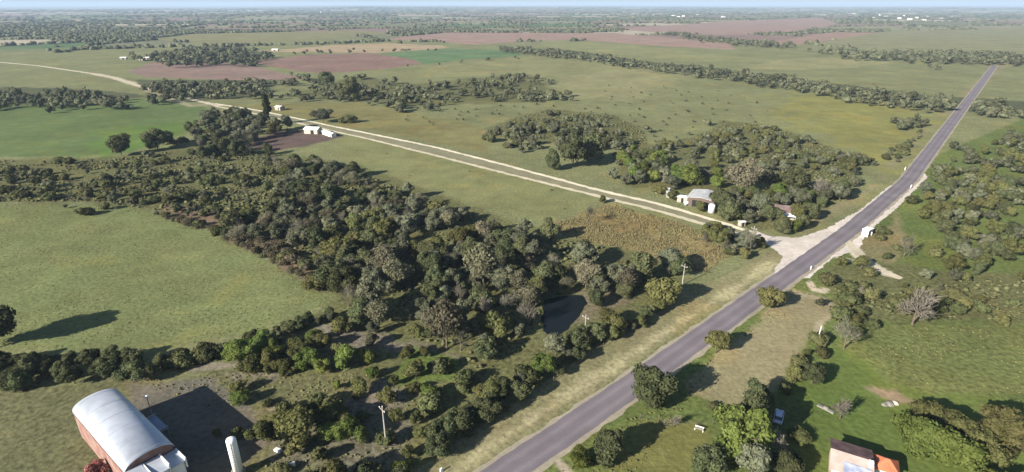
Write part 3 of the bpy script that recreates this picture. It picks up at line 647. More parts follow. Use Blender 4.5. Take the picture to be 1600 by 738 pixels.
# woods: outline in pixels at mid-crown height, spacing m, kinds, heights, phrase
W = [
 ([(330,340),(430,400),(520,455),(570,470),(640,530),(720,550),(840,565),(845,470),(930,450),(1010,460),(1060,432),(1040,402),(960,392),(870,374),(800,352),(745,338),(640,302),(560,268),(480,250),(430,252),(440,290),(400,320)], 5.2, dict(grey=.40, leafy=.24, brown=.10, bare=.10, olive=.16), (3.2, 8.6), 'in the dense thicket between the pasture and the dirt road'),
 ([(-60,250),(145,255),(250,240),(330,228),(430,240),(440,290),(400,320),(330,340),(250,330),(145,316),(-60,315)], 6.0, dict(grey=.32, shrub=.40, leafy=.13, bare=.15), (1.8, 5.0), 'in the loose scrub above the pasture'),
 ([(275,205),(300,188),(345,175),(390,172),(440,185),(455,200),(400,212),(395,235),(340,228),(300,212)], 7.6, dict(leafy=.4, grey=.4, bare=.1, olive=.1), (5, 10), 'around the far farmyard'),
 ([(245,330),(330,352),(430,400),(500,448),(515,462),(430,408),(330,360),(240,334)], 2.3, dict(dry=.7, shrub=.3), (1.2, 2.6), 'on the overgrown fence line of the pasture'),
 ([(330,345),(430,395),(500,440),(470,405),(400,355),(320,330)], 3.0, dict(dry=.6, shrub=.2, brown=.2), (1.5, 3.2), 'in the brown strip beside the pasture'),
 ([(-60,548),(145,548),(240,556),(235,580),(145,592),(-60,595)], 3.8, dict(leafy=.8, grey=.2), (3.5, 5.5), 'in the dark hedge below the pasture'),
 ([(245,560),(330,538),(430,512),(515,482),(525,490),(440,527),(340,556),(255,575)], 2.6, dict(leafy=.55, shrub=.45), (1.8, 3.6), 'in the hedge along the lower side of the pasture'),
 ([(365,548),(430,520),(500,505),(530,535),(600,545),(590,570),(500,575),(420,590),(365,580)], 4.5, dict(bright=.55, olive=.45), (3.5, 5.5), 'between the pasture hedge and the bare ground'),
 ([(510,485),(560,495),(640,530),(700,560),(690,580),(620,560),(560,540),(520,520)], 5.0, dict(grey=.4, olive=.4, brown=.2), (2.5, 5), 'on the waste ground south of the thicket'),
 ([(405,645),(450,628),(560,632),(600,650),(570,690),(470,700),(410,672)], 4.4, dict(olive=.6, bright=.4), (3.5, 5.5), 'east of the warehouse shadow'),
 ([(600,610),(660,590),(720,590),(770,580),(760,610),(690,640),(620,660)], 5.2, dict(bright=.3, olive=.3, shrub=.4), (1.8, 3.6), 'on the bare ground west of the road hedge'),
 ([(600,750),(620,700),(720,640),(800,590),(850,558),(900,535),(985,490),(1050,455),(1072,450),(1000,500),(930,532),(905,553),(860,586),(760,645),(700,682),(635,745)], 3.4, dict(leafy=.45, olive=.25, grey=.2, shrub=.1), (2.6, 5.4), 'in the hedge along the west verge'),
 ([(250,585),(420,585),(600,590),(700,605),(690,640),(620,700),(600,738),(400,738),(420,690),(330,610)], 5.4, dict(shrub=.5, olive=.3, bright=.2), (0.9, 4.2), 'scattered over the waste ground by the warehouse'),
 ([(480,735),(560,712),(610,725),(600,770),(480,780)], 5.0, dict(leafy=.6, olive=.4), (4, 6), 'at the bottom edge west of the verge'),
 ([(1085,345),(1130,350),(1180,358),(1192,378),(1160,396),(1130,392),(1100,368)], 3.6, dict(grey=.4, olive=.35, bare=.25), (3, 5.5), 'at the corner of the weedy field by the junction'),
 ([(970,235),(1020,232),(1060,245),(1110,268),(1125,285),(1080,282),(1020,288),(980,275)], 5.2, dict(grey=.4, bright=.3, leafy=.2, bare=.1), (4, 7), 'behind the farm shed'),
 ([(1120,300),(1170,292),(1230,292),(1320,285),(1335,298),(1290,322),(1262,340),(1245,350),(1245,325),(1200,318),(1195,350),(1170,348),(1125,332)], 4.6, dict(leafy=.4, grey=.3, bright=.15, olive=.15), (4, 7.5), 'in the farm wood by the junction'),
 ([(1085,215),(1130,190),(1190,195),(1260,215),(1330,245),(1345,262),(1320,286),(1230,290),(1150,280),(1120,250)], 4.8, dict(grey=.4, olive=.2, leafy=.15, shrub=.15, bare=.1), (2.5, 5.5), 'in the scrub wood north of the farm'),
 ([(765,205),(800,188),(860,172),(960,182),(1005,205),(1010,225),(970,225),(900,222),(820,224),(775,214)], 5.6, dict(grey=.5, leafy=.25, shrub=.15, bare=.1), (3, 6), 'in the scrub clump north of the dirt road'),
 ([(1010,230),(1060,225),(1110,235),(1120,260),(1060,245)], 6, dict(grey=.5, bare=.2, olive=.3), (3, 5), 'in the scrub wood north of the farm'),
 ([(440,150),(520,130),(560,120),(640,132),(740,125),(820,117),(855,130),(850,155),(760,158),(640,163),(540,160)], 8.5, dict(grey=.5, leafy=.35, shrub=.15), (4, 8), 'in the long scrub band across the meadow'),
 ([(210,126),(330,128),(440,125),(430,136),(380,150),(300,157),(230,148)], 9, dict(grey=.5, leafy=.5), (6, 9), 'in the wood beyond the green crop field'),
 ([(-60,138),(145,142),(210,146),(250,152),(145,163),(-60,165)], 9, dict(leafy=.6, grey=.4), (6, 9), 'in the dark wood left of the far track'),
 ([(250,86),(300,73),(370,72),(405,86),(370,97),(290,96)], 12, dict(leafy=.6, grey=.4), (9, 13), 'in the far wood behind the ploughed fields'),
 ([(780,73),(900,80),(1000,95),(1150,110),(1260,125),(1454,150),(1700,165),(1700,183),(1454,170),(1380,160),(1250,138),(1100,118),(1000,104),(880,88),(790,80)], 9.0, dict(grey=.5, leafy=.5), (5, 9), 'in the long tree belt beyond the meadow'),
 ([(1050,52),(1250,70),(1290,84),(1400,96),(1700,98),(1700,84),(1300,78),(1150,66)], 13, dict(grey=.5, leafy=.5), (7, 11), 'in the far belts'),
 ([(960,130),(1130,140),(1230,170),(1180,190),(1080,210),(1000,185),(900,150)], 23, dict(shrub=.8, dry=.2), (1.2, 2.4), 'scattered over the open meadow'),
 ([(620,165),(760,165),(860,160),(1000,175),(1080,205),(1020,230),(1000,200),(860,165),(760,190),(640,200)], 16, dict(shrub=.9, dry=.1), (1.2, 2.2), 'scattered over the open meadow'),
 ([(560,215),(700,245),(860,285),(960,305),(900,345),(760,320),(620,270)], 34, dict(shrub=.4, dry=.6), (0.6, 1.1), 'in the grass south of the dirt road'),
 ([(1385,186),(1430,182),(1448,192),(1400,200)], 7, dict(grey=.6, leafy=.4), (4, 6), 'beside the far end of the road'),
 ([(1378,238),(1420,215),(1448,195),(1420,240),(1390,258)], 6, dict(shrub=.6, grey=.4), (2, 3.5), 'on the verge beside the far end of the road'),
 ([(1420,300),(1470,262),(1560,215),(1700,190),(1700,420),(1454,420),(1425,360),(1440,330)], 5.8, dict(leafy=.42, olive=.25, grey=.2, shrub=.13), (3, 6), 'east of the road beyond the side track'),
 ([(1300,432),(1340,425),(1454,435),(1620,440),(1620,500),(1454,500),(1380,490),(1330,485),(1305,455)], 3.6, dict(shrub=.55, olive=.25, bare=.1, leafy=.1), (1.6, 3.8), 'in the weeds between the side track and the meadow'),
 ([(1360,340),(1410,330),(1420,370),(1400,410),(1430,425),(1380,425),(1340,425)], 7, dict(shrub=.6, olive=.2, bare=.2), (1.5, 3.5), 'around the side track'),
 ([(1250,560),(1285,510),(1305,520),(1285,560),(1255,600),(1205,622)], 3.2, dict(shrub=.5, olive=.5), (1.4, 3.2), 'on the east side of the mown strip'),
 ([(1450,640),(1620,640),(1620,760),(1480,760)], 7, dict(olive=.5, bright=.3, leafy=.2), (5, 8), 'east of the lawn'),
 ([(1080,640),(1110,630),(1150,650),(1135,660),(1100,655)], 3.5, dict(shrub=1), (0.9, 1.6), 'on the fence line south of the mown strip'),
 ([(560,105),(680,100),(760,95),(820,90),(810,86),(700,95)], 32, dict(leafy=1), (4, 7), 'along the near side of the bright green field'),
 ([(400,88),(450,83),(640,78),(700,78),(640,75),(480,78)], 26, dict(leafy=1), (5, 8), 'between the tan field and the ploughed field'),
 ([(445,112),(480,118),(520,128),(510,132),(470,122)], 9, dict(leafy=.7, grey=.3), (5, 7), 'in the hedge behind the ploughed field'),
]
def fill(pl, sp, rs, rag=0.0, seed=0):
    lo = pl.min(0)-rag*2; hi = pl.max(0)+rag*2
    gx = np.arange(lo[0], hi[0], sp); gy = np.arange(lo[1], hi[1], sp)
    if len(gx)*len(gy) > 400000: return np.zeros((0, 2))
    A, B = np.meshgrid(gx, gy); q = np.stack([A.ravel(), B.ravel()], 1)+rs.uniform(-0.42, 0.42, (A.size, 2))*sp
    if not rag: return q[sdist(q, pl) > 0]
    d = sdist(q, pl); n1 = fbm(q[:, 0]/(rag*2.2), q[:, 1]/(rag*2.2), 500+seed, 3)-0.5
    keep = rs.rand(len(q)) < smooth(-rag*0.8, rag*0.9, d+n1*rag*5)
    keep &= ~((fbm(q[:, 0]/13, q[:, 1]/13, 520+seed, 3) > (0.51 if seed in (1, 2, 17, 18, 20, 32) else 0.58)) & (rs.rand(len(q)) < 0.85))
    return q[keep]
RAG = {0: 5, 1: 9, 2: 9, 8: 3, 10: 3, 12: 4, 15: 5, 16: 4, 17: 9, 18: 10, 19: 8, 20: 18, 21: 14, 22: 14, 23: 22, 24: 7, 25: 30, 32: 8, 33: 5, 31: 7}
KEEP_OFF = [(P(1090, 305), 11), (P(1108, 326), 5), (P(1225, 335), 7.5), (P(1040, 298), 5), (P(1335, 715), 14), (P(1216, 652), 4), (P(487, 205), 9)]
for wi, (px, sp, kinds, (h0, h1), phrase) in enumerate(W):
    rs = np.random.RandomState(300+wi); q = fill(poly(px, (h0+h1)*0.3), sp, rs, RAG.get(wi, 0.0), wi)
    ks = list(kinds); pw = np.array([kinds[k] for k in ks]); pw = pw/pw.sum()
    # kinds cluster in patches
    for x, y in q:
        if any(math.hypot(x-c[0], y-c[1]) < r for c, r in KEEP_OFF): continue
        if any(t[6] and math.hypot(x-t[0], y-t[1]) < 2.6 for t in TREES): continue
        u = 0.6*rs.rand()+0.4*float(vnoise(np.array(x/14), np.array(y/14), 70+wi)); u = min(max((u-0.12)/0.76, 0), 0.999)
        k = ks[int(np.searchsorted(np.cumsum(pw), u))]
        h = rs.uniform(h0, h1)
        if k in ('shrub', 'dry'): h = min(h, 3.2)
        dr = min(abs(np.hypot(*(ROADQ-np.array([x, y])).T).min()), 99)
        if dr < 7: continue
        if min(np.hypot(*(DIRTQ-np.array([x, y])).T)) < 6.2: continue
        if wi in (31, 32, 33) and min(np.hypot(*(SIDEQ-np.array([x, y])).T)) < 6: continue
        if PONDP is not None and sdist(np.array([[x, y]]), PONDP)[0] > -1.5: continue
        TREES.append((x, y, k, h, rs.uniform(0.85, 1.25), phrase, None))
vis = []
for t in TREES:
    a, b_ = pix(t[0], t[1], t[3]*0.5)
    if -90 < a < 1690 and b_ < 800 or t[6]: vis.append(t)
vis.sort(key=lambda t: (t[6] is None, -t[3]/math.hypot(t[0], t[1])))
count = {}; FARPTS = []
for t in vis:
    x, y, kind, h, wf, phrase, lab = t
    nm = NAME[kind]; H, R, L = PROTO[kind]; px_h = h/math.hypot(x, y)*FPX*0.64
    if lab is None and (count.get(nm, 0) >= 250 or px_h < 3.2):
        FARPTS.append((x, y, h, kind)); continue
    count[nm] = count.get(nm, 0)+1
    cm, tm_, me = L[rnd.randrange(len(L))]
    size = 'tall' if h > 6.8 else ('low' if h < 3.2 else ('medium' if h < 5 else 'mature'))
    label = lab or f'{size} {LOOK[kind]} {phrase}'
    group = None if lab else f'{LOOK[kind]}s {phrase}'
    s = h/H; sc = (s*wf, s*wf*rnd.uniform(0.9, 1.1), s); rz = rnd.uniform(0, 6.28)
    if lab or px_h > 13:
        o = thing(nm, label, 'shrub' if kind in ('shrub', 'dry') else 'tree', (x, y, 0), rz, group); o.scale = sc
        c = link('crown', cm, o); d = link('trunk', tm_, o)
    else:
        o = link(nm, me); o.location = (x, y, 0); o.rotation_euler = (0, 0, rz); o.scale = sc
        tag(o, label, 'shrub' if kind in ('shrub', 'dry') else 'tree', group)
print('TREES', count, 'mass', len(FARPTS))

def merged(name, pts, sub, m, label, jit=0.25, seed=0, flat=0.8, terr=False):
    """pts (n,4): x y radius height -> one mesh of leaf clumps"""
    rs = np.random.RandomState(seed); v, f = ico(sub); n = len(pts); nv = len(v)
    rad = 1+rs.normal(0, jit, (n, nv, 1))
    V = v[None]*rad; a = rs.uniform(0, 6.28, n); cs = np.cos(a)[:, None]; sn = np.sin(a)[:, None]
    X = V[:, :, 0]*cs-V[:, :, 1]*sn; Y = V[:, :, 0]*sn+V[:, :, 1]*cs
    pts = np.asarray(pts); zb = terrain(pts[:, 0], pts[:, 1]) if terr else np.zeros(n)
    X = X*pts[:, 2:3]+pts[:, 0:1]; Y = Y*pts[:, 2:3]+pts[:, 1:2]; Z = (V[:, :, 2]+flat)*pts[:, 3:4]/(1+flat)+zb[:, None]
    F = (f[None]+np.arange(n)[:, None, None]*nv).reshape(-1, 3)
    me = mesh_np(name, np.stack([X, Y, Z], 2).reshape(-1, 3), F, m)
    at = me.attributes.new('tint', 'FLOAT', 'POINT'); at.data.foreach_set('value', np.repeat(rs.rand(n), nv).astype(np.float32))
    o = link(name, me); tag(o, label, None, None, 'stuff'); return o
M_mass = foliage_mat('woodland_leaf', (0.062, 0.070, 0.040), (0.112, 0.118, 0.070), attr=True, var=0.45, transl=0.1)
M_under = foliage_mat('undergrowth_leaf', (0.090, 0.098, 0.044), (0.130, 0.132, 0.066), attr=True, var=0.30, transl=0.15)
M_weed = foliage_mat('weed_leaf', (0.120, 0.120, 0.052), (0.235, 0.195, 0.105), attr=True, var=0.35, transl=0.2)
M_tuft = foliage_mat('grass_tuft', (0.135, 0.133, 0.055), (0.19, 0.178, 0.082), attr=True, var=0.35, transl=0.2)
def merged_leafy(name, T, m, label, seed):
    rs = np.random.RandomState(seed); T = np.asarray(T); n = len(T); d = np.hypot(T[:, 0], T[:, 1])
    Vs = []; Qs = []; Ts = []; tint = []; off = 0; v, f = ico(1)
    for i in range(n):
        x, y, h = T[i]; big = d[i] < 520; nl = 5 if big else 3; nq = 34 if big else 20; R_ = h*rs.uniform(.42, .75); tt = rs.rand()
        for k in range(nl):
            a = rs.uniform(0, 6.28); q = R_*rs.uniform(.2, .75)*(k > 0); lr = R_*rs.uniform(.40, .7); lz = h*rs.uniform(.2, .32)
            c = np.array([x+q*math.cos(a), y+q*math.sin(a), max(lz*0.9, h*rs.uniform(.3, .68))])
            vv = v*(1+rs.normal(0, .2, (len(v), 1)))*np.array([lr*.8, lr*.8, lz*.85])+c; vv[:, 2] = np.maximum(vv[:, 2], 0)
            Vs.append(vv); Ts.append(f+off); off += len(v)
            dd = rs.normal(0, 1, (nq, 3)); dd[:, 2] += .3; dd /= np.linalg.norm(dd, axis=1)[:, None]
            V, F = leaf_quads(c+dd*rs.uniform(.8, 1.25, (nq, 1))*np.array([lr, lr, lz]), dd, h*(.075 if big else .10), rs)
            Vs.append(V); Qs.append(F+off); off += len(V); tint += [min(1, max(0, tt+rs.uniform(-.12, .12)))]*(len(v)+len(V))
    me = mesh_np(name, np.concatenate(Vs), [np.concatenate(Qs), np.concatenate(Ts)], m)
    at = me.attributes.new('tint', 'FLOAT', 'POINT'); at.data.foreach_set('value', np.array(tint, np.float32))
    tag(link(name, me), label, None, None, 'stuff')
merged_leafy('woodland_belt', [(x, y, h) for x, y, h, k in FARPTS], M_mass, 'distant belts of dark trees and scrub crossing the meadow land', 1)
def scatter_px(polys, sp, rmin, rmax, hf, rs, thin=0.0, ns=9.0):
    out = []
    for px in polys:
        q = fill(poly(px), sp, rs)
        if len(q) == 0: continue
        q = q[fbm(q[:, 0]/ns, q[:, 1]/ns, 200, 3) > thin]
        a = np.hypot(q[:, 0]-0, q[:, 1]) < 900; q = q[a]
        r = rs.uniform(rmin, rmax, len(q)); out.append(np.stack([q[:, 0], q[:, 1], r, r*hf*rs.uniform(.7, 1.4, len(q))], 1))
    o = np.concatenate(out)
    dr = np.array([np.hypot(*(ROADQ-p[:2]).T).min() for p in o]); o = o[dr > 5.6]
    for c, r in KEEP_OFF: o = o[np.hypot(o[:, 0]-c[0], o[:, 1]-c[1]) > r*0.7]
    return o
rs = np.random.RandomState(5)
pondp = poly([(850,470),(880,462),(912,462),(918,476),(905,495),(888,515),(868,530),(852,522),(845,500)])
ug = scatter_px([W[0][0], W[1][0], W[4][0], W[16][0], W[17][0], W[18][0], W[32][0], [(700,560),(850,560),(905,545),(800,600),(760,590)]], 2.1, 0.28, 0.85, 0.95, rs, 0.46)
ug = ug[sdist(ug[:, :2], pondp) < -0.5]
merged('undergrowth', ug, 1, M_under, 'tangled low undergrowth filling the thickets and scrub', jit=0.3, seed=2)
wd = scatter_px([ZONES[14][0]], 0.7, 0.10, 0.28, 1.5, rs, 0.40, 5)
merged('weeds', wd, 1, M_weed, 'dry tan and green weeds covering the field beside the dirt road', jit=0.35, seed=3)
gt = scatter_px([ZONES[0][0]], 1.15, 0.05, 0.19, 0.7, rs, 0.48, 5)
gt2 = scatter_px([[(1320,545),(1454,510),(1620,515),(1620,620),(1454,610),(1400,600)], [(850,738),(1000,640),(1180,500),(1300,420),(1320,440),(1120,560),(1000,738)]], 1.1, 0.08, 0.28, 0.8, rs, 0.5, 4)
gt3 = scatter_px([[(200,590),(420,580),(700,590),(690,640),(600,738),(420,738),(330,640)]], 1.1, 0.09, 0.30, 0.7, rs, 0.5, 4)
merged('grass_tufts', np.concatenate([gt, gt2, gt3]), 1, M_tuft, 'coarse grass tussocks dotted over pasture and waste ground', jit=0.35, seed=4)
# far woodland as one mass, on the rolling land beyond the near fields
def far_wood():
    rs = np.random.RandomState(9); P_ = []
    for r0, r1, sp, rad, hh in ((1250, 2200, 9, 5.8, 5.5), (2200, 3600, 16, 11, 6), (3600, 6500, 34, 22, 6), (6500, 12000, 80, 50, 8)):
        n = int((1.05*(r1*r1-r0*r0))/(sp*sp))
        r = np.sqrt(rs.uniform(r0*r0, r1*r1, n)); a = np.radians(rs.uniform(-52, 52, n)); x = r*np.sin(a); y = r*np.cos(a)
        c, bd, wdm = far_cells(x, y)
        keep = (wdm & (rs.rand(n) < 0.8)) | (bd & (rs.rand(n) < 0.7)) | (rs.rand(n) < 0.006)
        k2 = np.ones(n, bool)
        for z in ZONES:
            if z[1] in (WOODF,): continue
            p = poly(z[0])
            if np.hypot(*p.T).max() > 1200:
                k2 &= sdist(np.stack([x, y], 1), p) < 2
        keep &= k2
        m = keep.sum(); P_.append(np.stack([x[keep], y[keep], rad*rs.uniform(.5, 1.1, m), hh*rs.uniform(.6, 1.3, m)], 1))
    return np.concatenate(P_)
fw = far_wood(); print('FAR', len(fw), 'ug', len(ug), 'wd', len(wd), 'gt', len(gt)+len(gt2)+len(gt3))
merged('distant_woodland', fw, 1, M_mass, 'dark woodland and hedges between the fields towards the horizon', jit=0.25, seed=6, flat=0.3, terr=True)
# ------------------------------------------------------------------ buildings
def corrug(name, color, rough=0.35, metal=0.0, pitch=7.0, axis='X', dirt=0.12):
    m = mat(name, color, rough, metal, noise=dirt, nscale=0.6, spec=0.5); t = m.node_tree
    wv = t.nodes.new('ShaderNodeTexWave'); wv.inputs['Scale'].default_value = pitch; wv.bands_direction = axis
    t.links.new([x for x in t.nodes if x.type == 'TEX_COORD'][0].outputs['Object'], wv.inputs['Vector'])
    bp = t.nodes.new('ShaderNodeBump'); bp.inputs['Strength'].default_value = 0.35; bp.inputs['Distance'].default_value = 0.05
    t.links.new(wv.outputs['Fac'], bp.inputs['Height']); t.links.new(bp.outputs['Normal'], t.nodes['Principled BSDF'].inputs['Normal'])
    return m
M_zinc = corrug('galvanised_sheet', (0.49, 0.525, 0.59), 0.42, 0.25, 1.6, 'X')
M_zinc2 = corrug('grey_sheet', (0.46, 0.46, 0.46), 0.6, 0.0, 1.6, 'X', 0.25)
M_white = mat('white_render', (0.74, 0.72, 0.68), noise=0.15, nscale=0.8)
M_cream = mat('cream_render', (0.55, 0.47, 0.38), noise=0.2, nscale=0.8)
M_hut = mat('weathered_render', (0.34, 0.31, 0.26), noise=0.3, nscale=1.5)
M_brick = mat('brick_wall', (0.13, 0.095, 0.08), noise=0.4, nscale=4)
M_dark = mat('dark_opening', (0.02, 0.02, 0.022), 0.4)
M_glass = mat('window_glass', (0.03, 0.04, 0.05), 0.1, spec=0.6)
M_roof_shaded = corrug('house_roof_painted_shade', (0.17, 0.095, 0.09), 0.8, 0, 2.5, 'X', 0.5)  # back slope of the house roof, its shade painted in as a dark maroon
M_roof_sunlit = corrug('house_roof_painted_sun', (0.47, 0.38, 0.33), 0.7, 0, 1.2, 'X', 0.2)  # front slope of the same roof, sunlight painted in as a paler pink
M_blue = corrug('blue_white_sheet', (0.40, 0.44, 0.60), 0.5, 0, 0.9, 'Y', 0.45)
M_terra = corrug('terracotta_tiles', (0.50, 0.15, 0.07), 0.8, 0, 2.5, 'X', 0.3)
M_conc = mat('concrete', (0.20, 0.19, 0.17), noise=0.3, nscale=2)
M_pole = mat('weathered_pole', (0.33, 0.31, 0.28), noise=0.2, nscale=2)
M_paint = mat('white_paint', (0.80, 0.80, 0.78), 0.5)
M_steel = mat('grey_steel', (0.35, 0.36, 0.38), 0.4, 0.7)
M_rubber = mat('black_rubber', (0.02, 0.02, 0.02), 0.8)

# warehouse with an arched sheet roof: x runs along it, y across, origin at the far eave corner near the yard
E0 = P(187, 613, 5.5); E1 = P(272, 697, 5.5); LW = float(np.hypot(*(E1-E0))); RZ = math.atan2(*(E1-E0)[::-1])
t = thing('warehouse', 'large grey metal warehouse with arched sheet roof casting a wide shadow', 'warehouse', (E0[0], E0[1], 0), RZ)
WW, EV, RISE = 7.6, 5.5, 1.9
prof = [(-WW/2*(1-math.cos(math.pi*i/24)), EV+RISE*math.sin(math.pi*i/24)**0.9) for i in range(25)]
mb = MB(); n = len(prof)
for x in (-0.4, LW+0.3):
    mb.v += [(x, y, z) for y, z in prof]+[(x, y, z-0.18) for y, z in prof]
for i in range(n-1):
    mb.f += [(i, i+1, 2*n+i+1, 2*n+i), (n+i, 3*n+i, 3*n+i+1, n+i+1), (i, n+i, n+i+1, i+1), (2*n+i, 2*n+i+1, 3*n+i+1, 3*n+i)]
mb.f += [(0, 2*n, 3*n, n), (n-1, 2*n-1, 4*n-1, 3*n-1)]
mb.build('roof', M_zinc, t, True)
for x in np.arange(0.4, LW, 4.55):
    mb = MB()
    for (ya, za), (yb, zb) in zip(prof[:-1], prof[1:]): mb.add([(x-.04, ya, za), (x+.04, ya, za), (x+.04, yb, zb), (x-.04, yb, zb), (x-.04, ya, za+.035), (x+.04, ya, za+.035), (x+.04, yb, zb+.035), (x-.04, yb, zb+.035)], [(4, 5, 6, 7), (0, 4, 7, 3), (1, 2, 6, 5)])
    mb.build('roof_seam', M_zinc, t)
mb = MB(); ip = [(y*0.985-0.15, z-0.2) for y, z in prof]
mb.v = [(0.0, y, 0) for y, z in ip]+[(0.0, y, z) for y, z in ip]+[(LW, y, 0) for y, z in ip]+[(LW, y, z) for y, z in ip]
for i in range(n-1): mb.f += [(i, i+1, n+i+1, n+i), (2*n+i, 3*n+i, 3*n+i+1, 2*n+i+1)]
mb.f += [(0, n, 3*n, 2*n), (n-1, 3*n-1, 4*n-1, 2*n-1)]
mb.build('wall', mat('rusty_red_wall', (0.17, 0.080, 0.065), noise=0.5, nscale=0.7, color2=(0.26, 0.19, 0.165)), t)
for x0, y0, wd, ln, z, mm in ((0.35, -2.3, 2.2, 3.6, 4.7, M_zinc), (0.35, -4.85, 2.3, 4.0, 5.3, M_zinc), (0.35, -7.5, 2.3, 4.4, 5.5, M_zinc)):
    a = MB().slab([(LW+x0, y0, z+0.35), (LW+x0+ln, y0, z), (LW+x0+ln, y0+wd, z), (LW+x0, y0+wd, z+0.35)], 0.15).build('lean_to_roof', mm, t)
    MB().box(LW+0.3, LW+ln, y0+0.12, y0+wd-0.12, 0, z-0.2).build('lean_to_wall', M_white, t)
mb = MB()
for y in (0.02, -2.43, -5.03): mb.box(LW+0.32, LW+3.9, y-0.10, y+0.10, 3.2, 5.15+0.6*(y < -2))
mb.build('parapet', M_paint, t)
MB().slab([(9.0, 0.05, 3.3), (14.6, 0.05, 3.3), (14.6, 2.3, 3.0), (9.0, 2.3, 3.0)], 0.12).build('canopy', corrug('blue_sheet', (0.20, 0.25, 0.36), 0.5), t)
for x in (9.15, 14.45):
    MB().box(x-0.07, x+0.07, 2.1, 2.24, 0, 2.98).build('canopy_post', M_steel, t); MB().box(x-0.10, x+0.10, 0.1, 2.32, 3.32-0.1, 3.5).build('canopy_edge', M_steel, t)
MB().box(10.2, 13.4, 0.02, 0.08, 0, 2.9).build('door', M_dark, t)
# yard lamp, silo
q = P(239, 652)
t = thing('yard_lamp', 'slim lamp post with a pale round head beside the warehouse', 'lamp post', (q[0], q[1], 0))
MB().lathe([(0.11, 0), (0.09, 2), (0.06, 4.7)], 10).build('post', M_pole, t)
MB().lathe([(0.05, 4.6), (0.32, 4.75), (0.36, 5.0), (0.2, 5.2), (0.03, 5.25)], 14).build('lamp_head', M_paint, t)
q = P(360, 685, 8)
t = thing('water_tower', 'tall white cylindrical tank standing at the edge of the warehouse shadow', 'tank', (q[0], q[1], 0))
MB().lathe([(0.80, 1.2), (0.80, 7.6), (0.72, 7.85), (0.45, 8.0), (0.1, 8.05)], 24).build('tank', M_paint, t, True)
MB().lathe([(1.15, 0), (1.15, 1.0), (1.0, 1.2)], 20).build('base', M_conc, t)
mb = MB()
for i in range(14): mb.box(0.83, 0.91, -0.22, 0.22, 0.6+i*0.5, 0.64+i*0.5, -1.2, (0, 0))
mb.box(0.83, 0.89, -0.26, -0.22, 0.3, 7.6, -1.2, (0, 0)); mb.box(0.83, 0.89, 0.22, 0.26, 0.3, 7.6, -1.2, (0, 0))
mb.build('ladder', M_steel, t)

def gable(name, label, cat, c, L, Wd, h, rise, rz, roofm, wallm, roof2=None, wins=(), doors=(), chim=None, over=0.45, group=None):
    """a house with its ridge along local x; wins and doors: (side, position along the wall)"""
    t = thing(name, label, cat, (c[0], c[1], 0), rz, group)
    mb = MB(); l = L/2; w_ = Wd/2
    mb.add([(-l, -w_, 0), (l, -w_, 0), (l, w_, 0), (-l, w_, 0), (-l, -w_, h), (l, -w_, h), (l, w_, h), (-l, w_, h), (-l, 0, h+rise), (l, 0, h+rise)],
           [(0, 1, 5, 4), (2, 3, 7, 6), (1, 2, 6, 9, 5), (3, 0, 4, 8, 7), (3, 2, 1, 0)])
    mb.build('wall', wallm, t)
    k = rise/w_; e = w_+over
    a = MB().slab([(-l-over, -e, h-k*over+0.16), (l+over, -e, h-k*over+0.16), (l+over, 0, h+rise+0.16), (-l-over, 0, h+rise+0.16)], 0.12)
    b_ = MB().slab([(-l-over, 0.003, h+rise+0.16), (l+over, 0.003, h+rise+0.16), (l+over, e, h-k*over+0.16), (-l-over, e, h-k*over+0.16)], 0.12)
    if roof2: r = a.build('roof', roofm, t); b_.build('roof', roof2, t)
    else: a.add(b_.v, b_.f); r = a.build('roof', roofm, t)
    for side, x, ww, z0, z1 in wins:
        y = side*(w_+0.03); f = MB().box(x-ww/2-0.07, x+ww/2+0.07, y-0.03, y+0.03, z0-0.07, z1+0.07).build('window', M_paint, t)
        MB().box(x-ww/2, x+ww/2, y-0.035+side*0.01, y+0.035+side*0.01, z0, z1).build('pane', M_glass, f)
    for side, x, ww, z1 in doors:
        y = side*(w_+0.03); MB().box(x-ww/2, x+ww/2, y-0.04, y+0.04, 0.02, z1).build('door', M_dark, t)
    if chim: MB().box(chim[0]-0.35, chim[0]+0.35, chim[1]-0.35, chim[1]+0.35, h*0.8, h+rise+chim[2]).build('chimney', M_paint, t)
    return t
# house at the lower right
A = P(1299, 700, 4.3); B = P(1366, 721, 4.3); c = (A+B)/2; rz = math.atan2(*(B-A)[::-1]); LH = float(np.hypot(*(B-A)))
nrm = np.array([-math.sin(rz), math.cos(rz)])
t = gable('house', 'low house with one gable roof, shade painted on its back slope, sunlight on its front', 'house', c, LH-0.8, 7.4, 3.2, 0.9, rz, M_roof_sunlit, M_cream, M_roof_shaded, wins=((1, -2, 1.2, 1, 2.1), (1, 1.8, 1.2, 1, 2.1)), doors=((1, 0, 0.9, 2.1),), chim=(LH/2-0.5, -0.9, 0.7))
MB().slab([(-LH/2+2.0, -7.6, 2.32), (LH/2-0.3, -7.6, 2.32), (LH/2-0.3, -2.0, 3.93), (-LH/2+2.0, -2.0, 3.93)], 0.08).build('awning', M_blue, t)
mb = MB()
for x in (-LH/2+2.8, 0.6, LH/2+0.2): mb.box(x-0.06, x+0.06, -7.5, -7.38, 0, 2.1)
mb.build('awning_post', M_paint, t)
q = P(1386, 722, 3.2)
t = thing('tiled_outbuilding', 'small outbuilding with an orange terracotta hipped roof beside the low gable roofed house', 'outbuilding', (q[0], q[1], 0), rz)
MB().box(-1.5, 1.5, -1.5, 1.5, 0, 2.7).build('wall', M_white, t)
